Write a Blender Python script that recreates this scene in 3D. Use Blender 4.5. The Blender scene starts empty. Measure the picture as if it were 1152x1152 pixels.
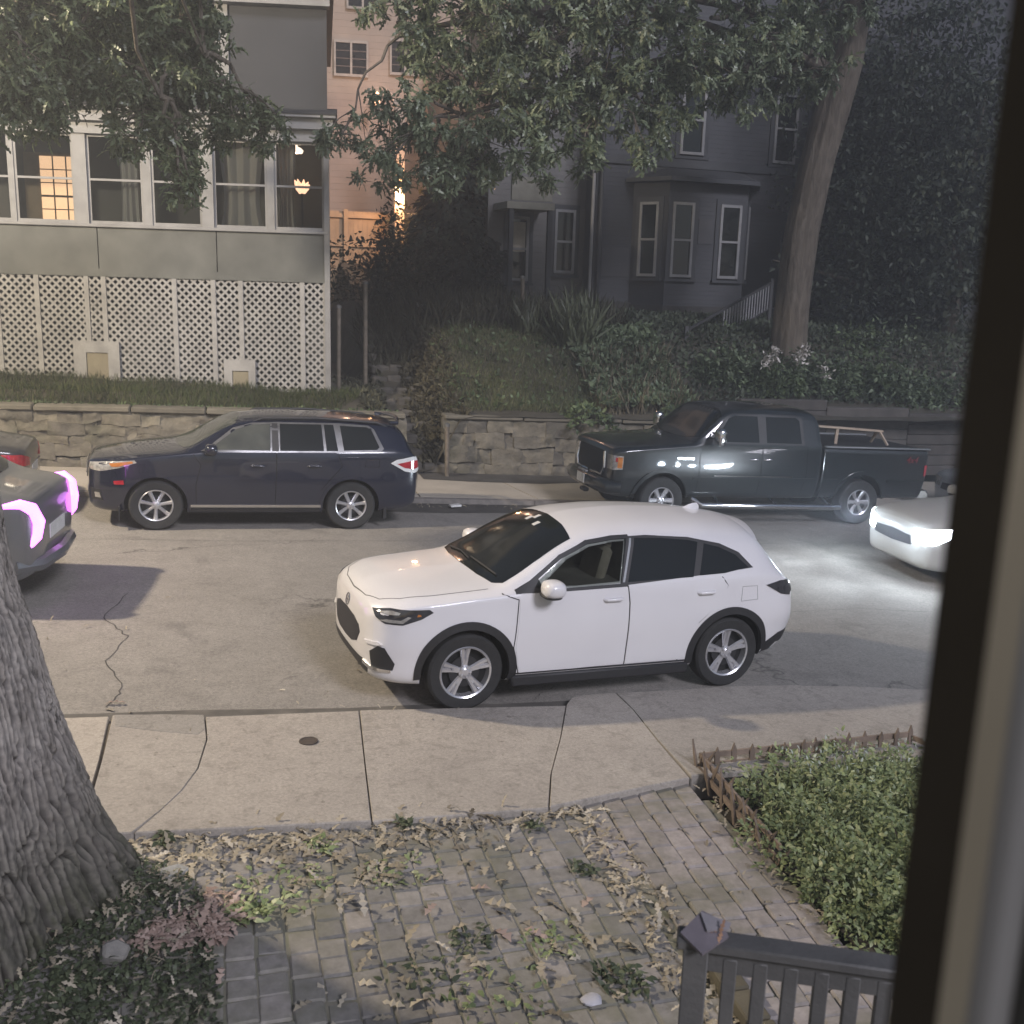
import bpy, bmesh, math, random
import numpy as np
from mathutils import Vector, Matrix, noise as mnoise
from mathutils.bvhtree import BVHTree
random.seed(7); rng = np.random.default_rng(11)
SC = bpy.context.scene; COL = SC.collection
R = math.radians
# ------------------------------------------------------------------ camera model
F, PITCH, ROLL, YAW, H, SL = 1165.0, .2160, .0302, .2568, 3.64, -.0424
cy, sy = math.cos(YAW), math.sin(YAW)
FW = Vector((sy*math.cos(PITCH), cy*math.cos(PITCH), -math.sin(PITCH)))
_rt = Vector((cy, -sy, 0)); _up = _rt.cross(FW)
RT = math.cos(ROLL)*_rt + math.sin(ROLL)*_up; UP = -math.sin(ROLL)*_rt + math.cos(ROLL)*_up
CAM = Vector((0, 0, H))
def ray(u, v): return (FW*F + RT*(u-576) - UP*(v-576)).normalized()
def at(u, v, Y): d = ray(u, v); return CAM + d*(Y/d.y)              # point of the vertical plane y = Y
def gnd(u, v, h=0.0): d = ray(u, v); return CAM + d*((h-H)/(d.z-SL*d.x))   # point of the street surface
def gz(x): return SL*x
# ------------------------------------------------------------------ object helpers
def link(o, parent=None):
    COL.objects.link(o)
    if parent is not None: o.parent = parent
    return o
def mk(name, bm, m, parent=None, sharp=38, loc=None, smooth=True):
    ca = math.cos(R(sharp))
    for f in bm.faces: f.smooth = smooth
    if smooth:
        bm.normal_update()
        for e in bm.edges:
            if len(e.link_faces) == 2 and e.link_faces[0].normal.dot(e.link_faces[1].normal) < ca: e.smooth = False
    me = bpy.data.meshes.new(name); bm.to_mesh(me); bm.free()
    for x in (m if isinstance(m, (list, tuple)) else [m]): me.materials.append(x)
    o = bpy.data.objects.new(name, me)
    if loc is not None: o.location = loc
    return link(o, parent)
def empty(name, loc=(0, 0, 0), rot=(0, 0, 0)):
    o = bpy.data.objects.new(name, None); o.location = loc; o.rotation_euler = rot; o.empty_display_size = .2
    return link(o)
def tag(o, label, cat, group=None):
    o['label'] = label; o['category'] = cat
    if group: o['group'] = group
    return o
def struct(o): o['kind'] = 'structure'; return o
def stuff(o, label=None, cat=None):
    o['kind'] = 'stuff'
    if label: o['label'] = label
    if cat: o['category'] = cat
    return o
def BM(): return bmesh.new()
def box(bm, c, s, rz=0, rx=0, ry=0, bev=0, mi=0):
    M = Matrix.Translation(c) @ Matrix.Rotation(rz, 4, 'Z') @ Matrix.Rotation(ry, 4, 'Y') @ Matrix.Rotation(rx, 4, 'X')
    r = bmesh.ops.create_cube(bm, size=1.0)
    for v in r['verts']: v.co = M @ Vector((v.co.x*s[0], v.co.y*s[1], v.co.z*s[2]))
    fs = {f for v in r['verts'] for f in v.link_faces}
    for f in fs: f.material_index = mi
    if bev:
        es = list({e for v in r['verts'] for e in v.link_edges})
        bmesh.ops.bevel(bm, geom=es, offset=bev, segments=1, affect='EDGES', profile=.5, clamp_overlap=True)
def bx(bm, x0, x1, y0, y1, z0, z1, **k): box(bm, ((x0+x1)/2, (y0+y1)/2, (z0+z1)/2), (x1-x0, y1-y0, z1-z0), **k)
def bar(bm, a, b, w, t, up=(0, 0, 1), bev=0):
    a, b = Vector(a), Vector(b); d = b-a; L = d.length; x = d/L
    up = Vector(up); y = up.cross(x)
    if y.length < 1e-4: y = Vector((0, 1, 0)).cross(x)
    y.normalize(); z = x.cross(y)
    M = Matrix((( x.x, y.x, z.x), (x.y, y.y, z.y), (x.z, y.z, z.z))).to_4x4(); M.translation = (a+b)/2
    r = bmesh.ops.create_cube(bm, size=1.0)
    for v in r['verts']: v.co = M @ Vector((v.co.x*L, v.co.y*w, v.co.z*t))
    if bev: bmesh.ops.bevel(bm, geom=list({e for v in r['verts'] for e in v.link_edges}), offset=bev, segments=1, affect='EDGES', profile=.5)
def tube(bm, pts, r, n=8, cap=True):
    pts = [Vector(p) for p in pts]; rs = r if isinstance(r, (list, tuple)) else [r]*len(pts)
    rings = []; nrm = None
    for i, p in enumerate(pts):
        t = (pts[min(i+1, len(pts)-1)]-pts[max(i-1, 0)]).normalized()
        if nrm is None:
            nrm = t.cross(Vector((0, 0, 1)) if abs(t.z) < .9 else Vector((1, 0, 0))).normalized()
        nrm = (nrm - t*nrm.dot(t)).normalized(); b = t.cross(nrm)
        rings.append([bm.verts.new(p + (nrm*math.cos(6.28318*k/n) + b*math.sin(6.28318*k/n))*rs[i]) for k in range(n)])
    for a, b in zip(rings, rings[1:]):
        for k in range(n): bm.faces.new((a[k], a[(k+1) % n], b[(k+1) % n], b[k]))
    if cap and n > 2:
        bm.faces.new(rings[0][::-1]); bm.faces.new(rings[-1])
def lathe(bm, prof, n=32, axis='Y', c=(0, 0, 0), mi=0):                 # prof: (radius, height along axis)
    c = Vector(c); rings = []
    for r, h in prof:
        ring = []
        for k in range(n):
            a = 6.283185*k/n
            v = Vector((r*math.cos(a), h, r*math.sin(a))) if axis == 'Y' else Vector((r*math.cos(a), r*math.sin(a), h))
            ring.append(bm.verts.new(c+v))
        rings.append(ring)
    for a, b in zip(rings, rings[1:]):
        for k in range(n):
            f = bm.faces.new((a[k], b[k], b[(k+1) % n], a[(k+1) % n])); f.material_index = mi
    return rings
def prism(bm, poly, z0, z1, fz=None):                                   # vertical prism over an xy polygon
    lo = [bm.verts.new((x, y, z0 + (fz(x, y) if fz else 0))) for x, y in poly]
    hi = [bm.verts.new((x, y, z1 + (fz(x, y) if fz else 0))) for x, y in poly]
    n = len(poly); bm.faces.new(lo[::-1]); bm.faces.new(hi)
    for i in range(n): bm.faces.new((lo[i], lo[(i+1) % n], hi[(i+1) % n], hi[i]))
def copy_tree(o, parent=None):
    c = o.copy(); COL.objects.link(c)
    if parent is not None: c.parent = parent
    for ch in [x for x in COL.objects if x.parent == o]: copy_tree(ch, c)
    return c
def np_mesh(name, V, Fq, m, parent=None, smooth=False):
    V = np.asarray(V, dtype=np.float32); Fq = np.asarray(Fq, dtype=np.int32); k = Fq.shape[1]
    me = bpy.data.meshes.new(name); me.vertices.add(len(V)); me.vertices.foreach_set('co', V.ravel())
    me.loops.add(Fq.size); me.loops.foreach_set('vertex_index', Fq.ravel())
    me.polygons.add(len(Fq)); me.polygons.foreach_set('loop_start', np.arange(0, Fq.size, k, dtype=np.int32))
    me.polygons.foreach_set('use_smooth', np.full(len(Fq), smooth))
    me.update(calc_edges=True); me.validate(); me.materials.append(m)
    return link(bpy.data.objects.new(name, me), parent)
OAK = ([0, .14, .28, .40, .54, .66, .82, 1], [.012, .07, .17, .05, .19, .06, .12, .006])
OVATE = ([0, .3, .65, 1], [.03, .24, .2, .01])
BLADE = ([0, .4, .75, 1], [.035, .03, .02, .002])
def leaves(name, P, D, N, S, m, parent=None, tpl=OAK, curl=.25, fold=.12):
    P, D, N, S = (np.asarray(a, float) for a in (P, D, N, S))
    D = D/np.linalg.norm(D, axis=1, keepdims=True)
    B = np.cross(D, N); B /= np.linalg.norm(B, axis=1, keepdims=True)+1e-9; N = np.cross(B, D)
    ys, ws = tpl; k = len(ys); S = S[:, None]; cols = []
    cu = curl*(0.4+1.2*rng.random((len(P), 1)))
    for y, w in zip(ys, ws):
        base = P + D*(S*y) - N*(S*cu*y*y)
        cols += [base - B*(S*w) + N*(S*fold*w*2), base + B*(S*w) + N*(S*fold*w*2)]
    V = np.stack(cols, 1).reshape(-1, 3); n = len(P)
    q = np.array([[2*i, 2*i+1, 2*i+3, 2*i+2] for i in range(k-1)])
    Fq = (q[None] + (np.arange(n)*2*k)[:, None, None]).reshape(-1, 4)
    return np_mesh(name, V, Fq, m, parent)
def rdir(n): v = rng.normal(size=(n, 3)); return v/np.linalg.norm(v, axis=1, keepdims=True)
def poly_in(x, y, poly):
    c = np.zeros(len(x), bool); n = len(poly)
    for i in range(n):
        (x1, y1), (x2, y2) = poly[i], poly[(i+1) % n]
        t = ((y1 > y) != (y2 > y)) & (x < (x2-x1)*(y-y1)/((y2-y1) if y2 != y1 else 1e-9)+x1); c ^= t
    return c
def sample_poly(poly, n):
    xs = [p[0] for p in poly]; ys = [p[1] for p in poly]
    x = rng.uniform(min(xs), max(xs), n*6); y = rng.uniform(min(ys), max(ys), n*6)
    k = poly_in(x, y, poly); return x[k][:n], y[k][:n]
# ------------------------------------------------------------------ materials
def srgb(r, g, b): return tuple(((c/255+.055)/1.055)**2.4 if c > 10 else c/255/12.92 for c in (r, g, b)) + (1,)
class NT:
    def __init__(s, name):
        s.m = bpy.data.materials.new(name); s.m.use_nodes = True; s.t = s.m.node_tree
        s.b = s.t.nodes['Principled BSDF']; s.co = s.n('TexCoord')
        s.O = s.co.outputs['Object']
    def n(s, k, **p):
        x = s.t.nodes.new('ShaderNode'+k)
        for a, v in p.items(): setattr(x, a, v)
        return x
    def l(s, a, b): s.t.links.new(a, b)
    def noise(s, scale, detail=4, rough=.55, vec=None, dist=0):
        x = s.n('TexNoise'); x.inputs['Scale'].default_value = scale; x.inputs['Detail'].default_value = detail
        x.inputs['Roughness'].default_value = rough; x.inputs['Distortion'].default_value = dist
        s.l(vec or s.O, x.inputs['Vector']); return x.outputs['Fac']
    def ramp(s, fac, *st):
        x = s.n('ValToRGB'); e = x.color_ramp.elements
        while len(e) < len(st): e.new(.5)
        for i, (p, c) in enumerate(st): e[i].position = p; e[i].color = c if len(c) == 4 else (*c, 1)
        s.l(fac, x.inputs[0]); return x.outputs[0]
    def mix(s, fac, a, b, mode='MIX'):
        x = s.n('Mix', data_type='RGBA', blend_type=mode)
        for sock, v in ((x.inputs[0], fac), (x.inputs[6], a), (x.inputs[7], b)):
            if hasattr(v, 'is_output') or isinstance(v, bpy.types.NodeSocket): s.l(v, sock)
            else: sock.default_value = v
        return x.outputs[2]
    def math(s, op, a, b=0.0):
        x = s.n('Math', operation=op)
        for sock, v in ((x.inputs[0], a), (x.inputs[1], b)):
            if isinstance(v, bpy.types.NodeSocket): s.l(v, sock)
            else: sock.default_value = v
        return x.outputs[0]
    def bump(s, h, strength=.4, dist=.02):
        x = s.n('Bump'); x.inputs['Strength'].default_value = strength; x.inputs['Distance'].default_value = dist
        s.l(h, x.inputs['Height']); s.l(x.outputs[0], s.b.inputs['Normal']); return x
    def sep(s, vec=None):
        x = s.n('SeparateXYZ'); s.l(vec or s.O, x.inputs[0]); return x.outputs
    def col(s, c): (s.l(c, s.b.inputs['Base Color']) if isinstance(c, bpy.types.NodeSocket) else setattr(s.b.inputs['Base Color'], 'default_value', c))
    def setp(s, **k):
        for a, v in k.items(): s.b.inputs[a.replace('_', ' ')].default_value = v
def mat(name, c, c2=None, scale=4, rough=.6, metal=0, bump=0, bscale=30, coat=0, spec=.5, island=0):
    t = NT(name); c = (*c[:3], 1); c2 = (*(c2 or tuple(x*.72 for x in c[:3]))[:3], 1)
    f = t.noise(scale, 5)
    o = t.ramp(f, (.3, c2), (.68, c))
    if island:
        g = t.n('NewGeometry').outputs['Random Per Island']
        o = t.mix(1.0, o, t.ramp(g, (0, (1-island,)*3), (1, (1+island,)*3)), 'MULTIPLY')
    t.col(o); t.setp(Roughness=rough, Metallic=metal, Coat_Weight=coat, Coat_Roughness=.04)
    t.b.inputs['Specular IOR Level'].default_value = spec
    if bump: t.bump(t.noise(bscale, 4), bump, .01)
    return t.m
def emit(name, c, s):
    t = NT(name); t.col((*c[:3], 1)); t.b.inputs['Emission Color'].default_value = (*c[:3], 1)
    t.b.inputs['Emission Strength'].default_value = s; return t.m
def glass(name, tint=(.8, .85, .85), clear=.86):
    t = NT(name); tr = t.n('BsdfTransparent'); tr.inputs[0].default_value = (*tint, 1)
    t.col((.02, .022, .024, 1)); t.setp(Roughness=.06)
    mx = t.n('MixShader'); fr = t.n('Fresnel'); fr.inputs[0].default_value = 1.45
    k = t.math('ADD', t.math('MULTIPLY', fr.outputs[0], clear), 1-clear)
    t.l(k, mx.inputs[0]); t.l(tr.outputs[0], mx.inputs[1]); t.l(t.b.outputs[0], mx.inputs[2])
    t.l(mx.outputs[0], t.t.nodes['Material Output'].inputs[0]); return t.m
def leafmat(name, c1, c2, tr=.3, rough=.5, spec=.4, c3=None):
    t = NT(name); g = t.n('NewGeometry').outputs['Random Per Island']
    st = [(0, c1), (.75, c2)] + ([(1, c3)] if c3 else [(1, tuple(x*1.25 for x in c2))])
    o = t.ramp(g, *st)
    big = t.ramp(t.noise(1.1, 3), (.3, (.6, .6, .6)), (.7, (1.25, 1.25, 1.2)))
    o = t.mix(1.0, o, big, 'MULTIPLY'); t.col(o); t.setp(Roughness=rough); t.b.inputs['Specular IOR Level'].default_value = spec
    tl = t.n('BsdfTranslucent'); t.l(o, tl.inputs[0]); mx = t.n('MixShader'); mx.inputs[0].default_value = tr
    t.l(t.b.outputs[0], mx.inputs[1]); t.l(tl.outputs[0], mx.inputs[2]); t.l(mx.outputs[0], t.t.nodes['Material Output'].inputs[0])
    return t.m
def siding(name, c, pitch=.11, c2=None):
    t = NT(name); z = t.sep()[2]; fr = t.math('FRACT', t.math('MULTIPLY', z, 1/pitch))
    c = (*c[:3], 1); c2 = c2 or tuple(x*.7 for x in c[:3])
    o = t.ramp(t.noise(1.3, 5), (.3, c2), (.7, c)); t.col(o); t.setp(Roughness=.6)
    t.bump(t.math('SUBTRACT', 1.0, fr), .9, .02); return t.m
M = {}
M['dark_gap'] = mat('dark_gap', (.006, .006, .006), rough=.9)
M['rubber'] = mat('tyre_rubber', (.022, .022, .022), (.014, .014, .014), 20, .8, bump=.3, bscale=60)
M['plastic'] = mat('black_plastic', (.02, .02, .022), (.014, .014, .015), 40, .55, bump=.15, bscale=200)
M['chrome'] = mat('chrome', (.75, .75, .76), (.68, .68, .69), 6, .14, 1)
M['alloy'] = mat('silver_alloy', (.62, .62, .63), (.5, .5, .52), 8, .28, .75)
M['grey_alloy'] = mat('grey_alloy', (.68, .68, .70), (.5, .5, .52), 6, .26, .7)
M['carglass'] = mat('tinted_car_glass', (.011, .013, .013), (.007, .008, .008), 2, .10, spec=.7)
M['carglass2'] = mat('lighter_car_glass', (.075, .08, .07), (.035, .038, .036), 2.6, .08, spec=.7)
M['lampglass'] = mat('lamp_glass', (.05, .05, .055), (.02, .02, .022), 14, .08, spec=.8)
M['lampclear'] = mat('clear_lamp', (.62, .6, .55), (.3, .29, .27), 18, .1, .5)
M['amber'] = mat('amber_lens', (.5, .2, .05), (.35, .12, .03), 12, .15)
M['red'] = mat('red_lens', (.42, .025, .035), (.25, .01, .02), 14, .12, coat=.5)
M['white_plate'] = mat('white_plate', (.6, .6, .58), (.5, .5, .48), 10, .5)
def paint(name, c, c2=None, rough=.28, coat=.7, metal=0, spec=.5):
    m = mat(name, c, c2 or tuple(x*.93 for x in c), .8, rough, metal, coat=coat, spec=spec); return m
M['white_paint'] = paint('white_car_paint', (.68, .67, .675), (.62, .61, .62), .34)
M['blue_paint'] = paint('dark_blue_car_paint', (.009, .011, .024), (.007, .009, .020), .25, 1)
M['truck_paint'] = paint('dark_green_black_paint', (.011, .015, .017), (.008, .011, .012), .3, 1)
M['silver_paint'] = paint('silver_car_paint', (.30, .31, .32), (.26, .27, .28), .3, .6, .3)
M['grey_paint'] = paint('grey_car_paint', (.13, .135, .14), (.11, .115, .12), .3, .6, .3)
M['cream_paint'] = paint('pale_car_paint', (.36, .355, .34), (.32, .315, .3), .35, .6)
M['black_paint'] = paint('black_car_paint', (.03, .03, .032), (.02, .02, .022), .3, .8)
LAMP, SUN, SKY, EXPO, SUNAZ, HAZE = 4700, 1.3, .022, 1.08, R(-70), .0064
# ------------------------------------------------------------------ cars
def pchip(xs, ys):
    xs = np.array(xs, float); ys = np.array(ys, float); h = np.diff(xs); d = np.diff(ys)/h; m = np.zeros_like(ys)
    for i in range(1, len(xs)-1):
        if d[i-1]*d[i] > 0:
            w1, w2 = 2*h[i]+h[i-1], h[i]+2*h[i-1]; m[i] = (w1+w2)/(w1/d[i-1]+w2/d[i])
    m[0], m[-1] = d[0], d[-1]
    def f(x):
        i = int(np.clip(np.searchsorted(xs, x)-1, 0, len(h)-1)); t = (x-xs[i])/h[i]
        return ((2*t**3-3*t**2+1)*ys[i] + (t**3-2*t**2+t)*h[i]*m[i] + (-2*t**3+3*t**2)*ys[i+1] + (t**3-t**2)*h[i]*m[i+1])
    return f
def chaikin(p, k):
    for _ in range(k):
        q = [p[0]]
        for a, b in zip(p, p[1:]):
            q += [(a[0]*.75+b[0]*.25, a[1]*.75+b[1]*.25), (a[0]*.25+b[0]*.75, a[1]*.25+b[1]*.75)]
        q.append(p[-1]); p = q
    return p
def section(r):
    zb, wl, wm, zm, ws, zs, wt, ze, zt = r
    l = lambda a, b, t: (a[0]+(b[0]-a[0])*t, a[1]+(b[1]-a[1])*t)
    p2, p3, p4, p5, p7 = (wl, zb+.05), (wm, zm), (ws, zs), (wt, ze), (0, zt)
    pts = [(0, zb), (wl-.1, zb), p2, l(p2, p3, .5), p3, l(p3, p4, .6), l(p3, p4, .93), l(p4, p5, .07), l(p4, p5, .5), l(p4, p5, .9),
           (wt*.86, ze+.3*(zt-ze)), (wt*.5, ze+.78*(zt-ze)), p7]
    return chaikin(pts, 2)
def loft(table, n=110):
    xs = [r[0] for r in table]; fs = [pchip(xs, [r[i+1] for r in table]) for i in range(9)]
    g = set(np.linspace(xs[0], xs[-1], n).round(4)) | {round(x, 4) for x in xs}
    return [(x, section([f(x) for f in fs])) for x in sorted(g)]
def shell(table, n=110):
    bm = BM(); prev = None
    for x, sec in loft(table, n):
        ring = [bm.verts.new((x, -y, z)) for y, z in sec] + [bm.verts.new((x, y, z)) for y, z in sec[-2:0:-1]]
        if prev:
            k = len(ring)
            for i in range(k): bm.faces.new((prev[i], prev[(i+1) % k], ring[(i+1) % k], ring[i]))
        else: bm.faces.new(ring[::-1])
        prev = ring
    bm.faces.new(prev); bmesh.ops.recalc_face_normals(bm, faces=bm.faces)
    return bm
def body_with_arches(table, m, parent, arches, ymid, name='body', holes=(), inner=None):
    """lofted shell with wheel wells cut out; returns (object, BVH of the uncut shell)"""
    bm = shell(table); bvh = BVHTree.FromBMesh(bm)
    inner = inner or M['dark_gap']
    o = mk(name, bm, [m, M['dark_gap'], inner], None, 45)
    if arches:
        cb = BM()
        for x, z, r in arches:
            for s in (-1, 1):
                ring0 = []; ring1 = []
                for k in range(40):
                    a = 6.283185*k/40; c_, s_ = math.cos(a), math.sin(a)
                    ring0.append(cb.verts.new((x+r*c_, s*ymid, z+r*s_))); ring1.append(cb.verts.new((x+r*c_, s*1.6, z+r*s_)))
                fs = [cb.faces.new(ring0), cb.faces.new(ring1)] + [cb.faces.new((ring0[k], ring0[(k+1) % 40], ring1[(k+1) % 40], ring1[k])) for k in range(40)]
                for f in fs: f.material_index = 1
        for hp in holes:                                                 # side window openings, cut a little way into the cabin
            for s in (-1, 1):
                r0 = [cb.verts.new((x, s*.22, z)) for x, z in hp]; r1 = [cb.verts.new((x, s*1.6, z)) for x, z in hp]; n_ = len(hp)
                for f in [cb.faces.new(r0), cb.faces.new(r1)] + [cb.faces.new((r0[k], r0[(k+1) % n_], r1[(k+1) % n_], r1[k])) for k in range(n_)]: f.material_index = 2
        bmesh.ops.recalc_face_normals(cb, faces=cb.faces)
        me = bpy.data.meshes.new('cut'); cb.to_mesh(me); cb.free(); me.materials.append(m); me.materials.append(M['dark_gap']); me.materials.append(inner)
        c = bpy.data.objects.new('cut', me); COL.objects.link(c)
        md = o.modifiers.new('b', 'BOOLEAN'); md.object = c; md.operation = 'DIFFERENCE'; md.solver = 'EXACT'
        dg = bpy.context.evaluated_depsgraph_get(); new = bpy.data.meshes.new_from_object(o.evaluated_get(dg))
        o.modifiers.clear(); old = o.data; o.data = new; new.name = name; bpy.data.meshes.remove(old); bpy.data.objects.remove(c); bpy.data.meshes.remove(me)
    o.parent = parent; return o, bvh
def decal(bvh, pts, d, off, step=.06, skirt=None, bm=None, mi=0):
    """skin of the polygon pts (seen along d) laid on the surface, lifted by off, with its own edge thickness"""
    d = Vector(d).normalized(); bm2 = BM()
    f = bm2.faces.new([bm2.verts.new(Vector(p) - d*Vector(p).dot(d)) for p in pts])
    e1 = d.orthogonal().normalized() if abs(d.z) > .9 else d.cross(Vector((0, 0, 1))).normalized(); e2 = d.cross(e1)
    for e in (e1, e2):
        vs = [v.co.dot(e) for v in bm2.verts]; k = math.floor(min(vs)/step)+1
        while k*step < max(vs):
            bmesh.ops.bisect_plane(bm2, geom=bm2.verts[:]+bm2.edges[:]+bm2.faces[:], plane_co=e*(k*step), plane_no=e); k += 1
    nm = {}
    for v in bm2.verts:
        o = v.co - d*6; h = bvh.ray_cast(o, d)
        if h[0] is None:
            h = bvh.find_nearest(v.co + d*0.0)
            # nearest along the line: march
            best = None
            for s in np.linspace(-4, 4, 33):
                q = bvh.find_nearest(v.co + d*float(s))
                if q[0] is not None and (best is None or q[3] < best[3]): best = q
            h = best
        n = h[1] if h[1].dot(d) < 0 else -h[1]
        nm[v] = n.copy(); v.co = h[0] + n*off
    be = [e for e in bm2.edges if len(e.link_faces) == 1]
    sk = skirt if skirt is not None else off+.004
    r = bmesh.ops.extrude_edge_only(bm2, edges=be)
    new = [g for g in r['geom'] if isinstance(g, bmesh.types.BMVert)]
    kd = {tuple(round(c, 6) for c in v.co): n for v, n in nm.items()}
    for v in new: v.co -= kd.get(tuple(round(c, 6) for c in v.co), -d)*sk
    bm2.normal_update()
    a = sum((f.normal.dot(d) for f in bm2.faces if abs(f.normal.dot(d)) > .2), 0)
    if a > 0: bmesh.ops.reverse_faces(bm2, faces=bm2.faces)
    for f in bm2.faces: f.material_index = mi
    if bm is None: return bm2
    me = bpy.data.meshes.new('t'); bm2.to_mesh(me); bm2.free(); bm.from_mesh(me); bpy.data.meshes.remove(me); return bm
def strip(pts, w):                                                      # thin 2D polygons along a polyline
    out = []
    for a, b in zip(pts, pts[1:]):
        a, b = np.array(a, float), np.array(b, float); t = (b-a)/np.linalg.norm(b-a); n = np.array([-t[1], t[0]])*w/2; e = t*w*.3
        out.append([tuple(a-n-e), tuple(b-n+e), tuple(b+n+e), tuple(a+n-e)])
    return out
def side(p, s): return [(x, s*2, z) for x, z in p]
def rnd(p, k=2):                                                        # rounded closed polygon
    for _ in range(k):
        q = []
        for a, b in zip(p, p[1:]+p[:1]): q += [(a[0]*.8+b[0]*.2, a[1]*.8+b[1]*.2), (a[0]*.2+b[0]*.8, a[1]*.2+b[1]*.8)]
        p = q
    return p
def wheel(parent, x, yc, s, rad, rim, wid, kind, m, wells=True):
    """tyre with rim, spokes and hub; s = outward side"""
    w = empty('wheel', (x, yc, rad)); w.parent = parent
    bm = BM(); h = wid/2
    prof = [(rim, -h*.9), (rad*.93, -h), (rad*.985, -h*.8), (rad, -h*.45), (rad, h*.45), (rad*.985, h*.8), (rad*.93, h), (rim*1.12, h*.98), (rim, h*.9)]
    lathe(bm, [(r, y*s) for r, y in prof], 48); bmesh.ops.recalc_face_normals(bm, faces=bm.faces); mk('tyre', bm, M['rubber'], w, 30)
    bm = BM(); o = h*.9*s; i_ = (h*.9-.07)*s
    lathe(bm, [(rim*1.02, o), (rim*.99, o+.008*s), (rim*.93, o), (rim*.9, i_)], 48)
    def spoke(a, w0, w1, r0, r1, z0, z1):
        ca, sa = math.cos(a), math.sin(a); P = []
        for r, ww, zz in ((r0, w0, z0), ((r0+r1)/2, (w0+w1)*.46, (z0*.6+z1*.4)+.006), (r1, w1, z1)):
            for q in (-1, -.5, .5, 1):
                t = q*ww; dz = 0 if abs(q) < .9 else -.018
                P.append(bm.verts.new((r*ca-t*sa, o-(zz-dz)*s, r*sa+t*ca)))
        for j in range(2):
            for k in range(3): bm.faces.new((P[j*4+k], P[j*4+k+1], P[j*4+k+5], P[j*4+k+4]))
    if kind == 'double':
        for k in range(5):
            a = 6.283185*k/5+.35
            for e in (-1, 1): spoke(a+e*.13, .02, .026, rim*.2, rim*.97, .02, .004)
            spoke(a, .03, .02, rim*.2, rim*.55, .022, .012)
    elif kind == 'seven':
        for k in range(7): spoke(6.283185*k/7+.2, .026, .034, rim*.2, rim*.97, .02, .004)
    else:
        for k in range(6): spoke(6.283185*k/6, .035, .05, rim*.2, rim*.97, .03, .004)
    lathe(bm, [(rim*.27, o-.03*s), (rim*.25, o-.012*s), (rim*.14, o-.006*s), (rim*.12, o-.002*s), (.001, o)], 24)
    for k in range(5):
        a = 6.283185*k/5; lathe(bm, [(.012, o-.004*s), (.01, o+.002*s), (.001, o+.003*s)], 8, c=(rim*.19*math.cos(a), 0, rim*.19*math.sin(a)))
    bmesh.ops.recalc_face_normals(bm, faces=bm.faces)
    ro = mk('rim', bm, m, w, 35)
    bm = BM(); lathe(bm, [(rim*.95, i_-.0*s), (.001, i_-.01*s)], 32); lathe(bm, [(rim*.6, i_+.02*s), (rim*.6, i_+.028*s), (.001, i_+.028*s)], 32, mi=1)
    bmesh.ops.recalc_face_normals(bm, faces=bm.faces); mk('brake_disc', bm, [M['dark_gap'], M['plastic']], w)
    return w
def car_root(name, o, yaw, label, group=None):
    r = empty(name, (o[0], o[1], gz(o[0])), (0, -SL*1.0, yaw)); tag(r, label, 'car' if name != 'pickup_truck' else 'pickup truck', group); return r
def panel(bvh, poly, s, m, parent, name, off=.004, step=.07): return mk(name, decal(bvh, side(poly, s), (0, -s, 0), off, step), m, parent, 30)
def gaps(bvh, lines, m, parent, w=.009, off=.0015, name='panel_gap'):
    for s, pl in lines:
        bm = BM()
        for q in strip(pl, w): decal(bvh, side(q, s), (0, -s, 0), off, .05, bm=bm)
        mk(name, bm, m, parent, 30)
def handle(parent, bvh, x, z, s, m, L=.2):
    h = bvh.ray_cast(Vector((x, s*2, z)), Vector((0, -s, 0)))[0]; bm = BM()
    tube(bm, [(x-L/2, h.y-s*.01, z), (x-L/2+.03, h.y+s*.028, z), (x+L/2-.03, h.y+s*.03, z+.004), (x+L/2, h.y-s*.01, z+.004)], [.013, .017, .017, .013], 10)
    return mk('handle', bm, m, parent)
def blob(bm, c, s, pw=2.6, n=14):
    """superellipsoid"""
    rings = []
    f = lambda t: math.copysign(abs(t)**(2/pw), t)
    for i in range(1, n):
        ph = math.pi*i/n - math.pi/2
        rings.append([bm.verts.new((c[0]+s[0]*f(math.cos(ph))*f(math.cos(a)), c[1]+s[1]*f(math.cos(ph))*f(math.sin(a)), c[2]+s[2]*f(math.sin(ph)))) for a in [6.283185*k/(2*n) for k in range(2*n)]])
    for a, b in zip(rings, rings[1:]):
        for k in range(2*n): bm.faces.new((a[k], a[(k+1) % (2*n)], b[(k+1) % (2*n)], b[k]))
    bm.faces.new(rings[0][::-1]); bm.faces.new(rings[-1])
def mirror(parent, x, y, z, s, mtop, mlow, size=(.085, .11, .075)):
    bm = BM(); blob(bm, (x, y+s*.13, z+.03), size, 2.8)
    o = mk('mirror', bm, mtop, parent)
    bm = BM(); blob(bm, (x-.005, y+s*.10, z-.035), (size[0]*.9, size[1]*1.05, .028), 2.4); bar(bm, (x-.02, y-.06*s, z-.05), (x-.01, y+.1*s, z-.03), .07, .03); mk('mirror_base', bm, mlow, o)
    return o
def ring_arch(bvh, x, z, r0, r1, a0, a1, s, off, m, parent, name='arch_trim'):
    n = 30; A = [a0+(a1-a0)*k/n for k in range(n+1)]
    bm = decal(bvh, side([(x+r0*math.cos(a), z+r0*math.sin(a)) for a in A]+[(x+r1*math.cos(a), z+r1*math.sin(a)) for a in A[::-1]], s), (0, -s, 0), off, .09, skirt=off+.03)
    return mk(name, bm, m, parent, 40)
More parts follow.
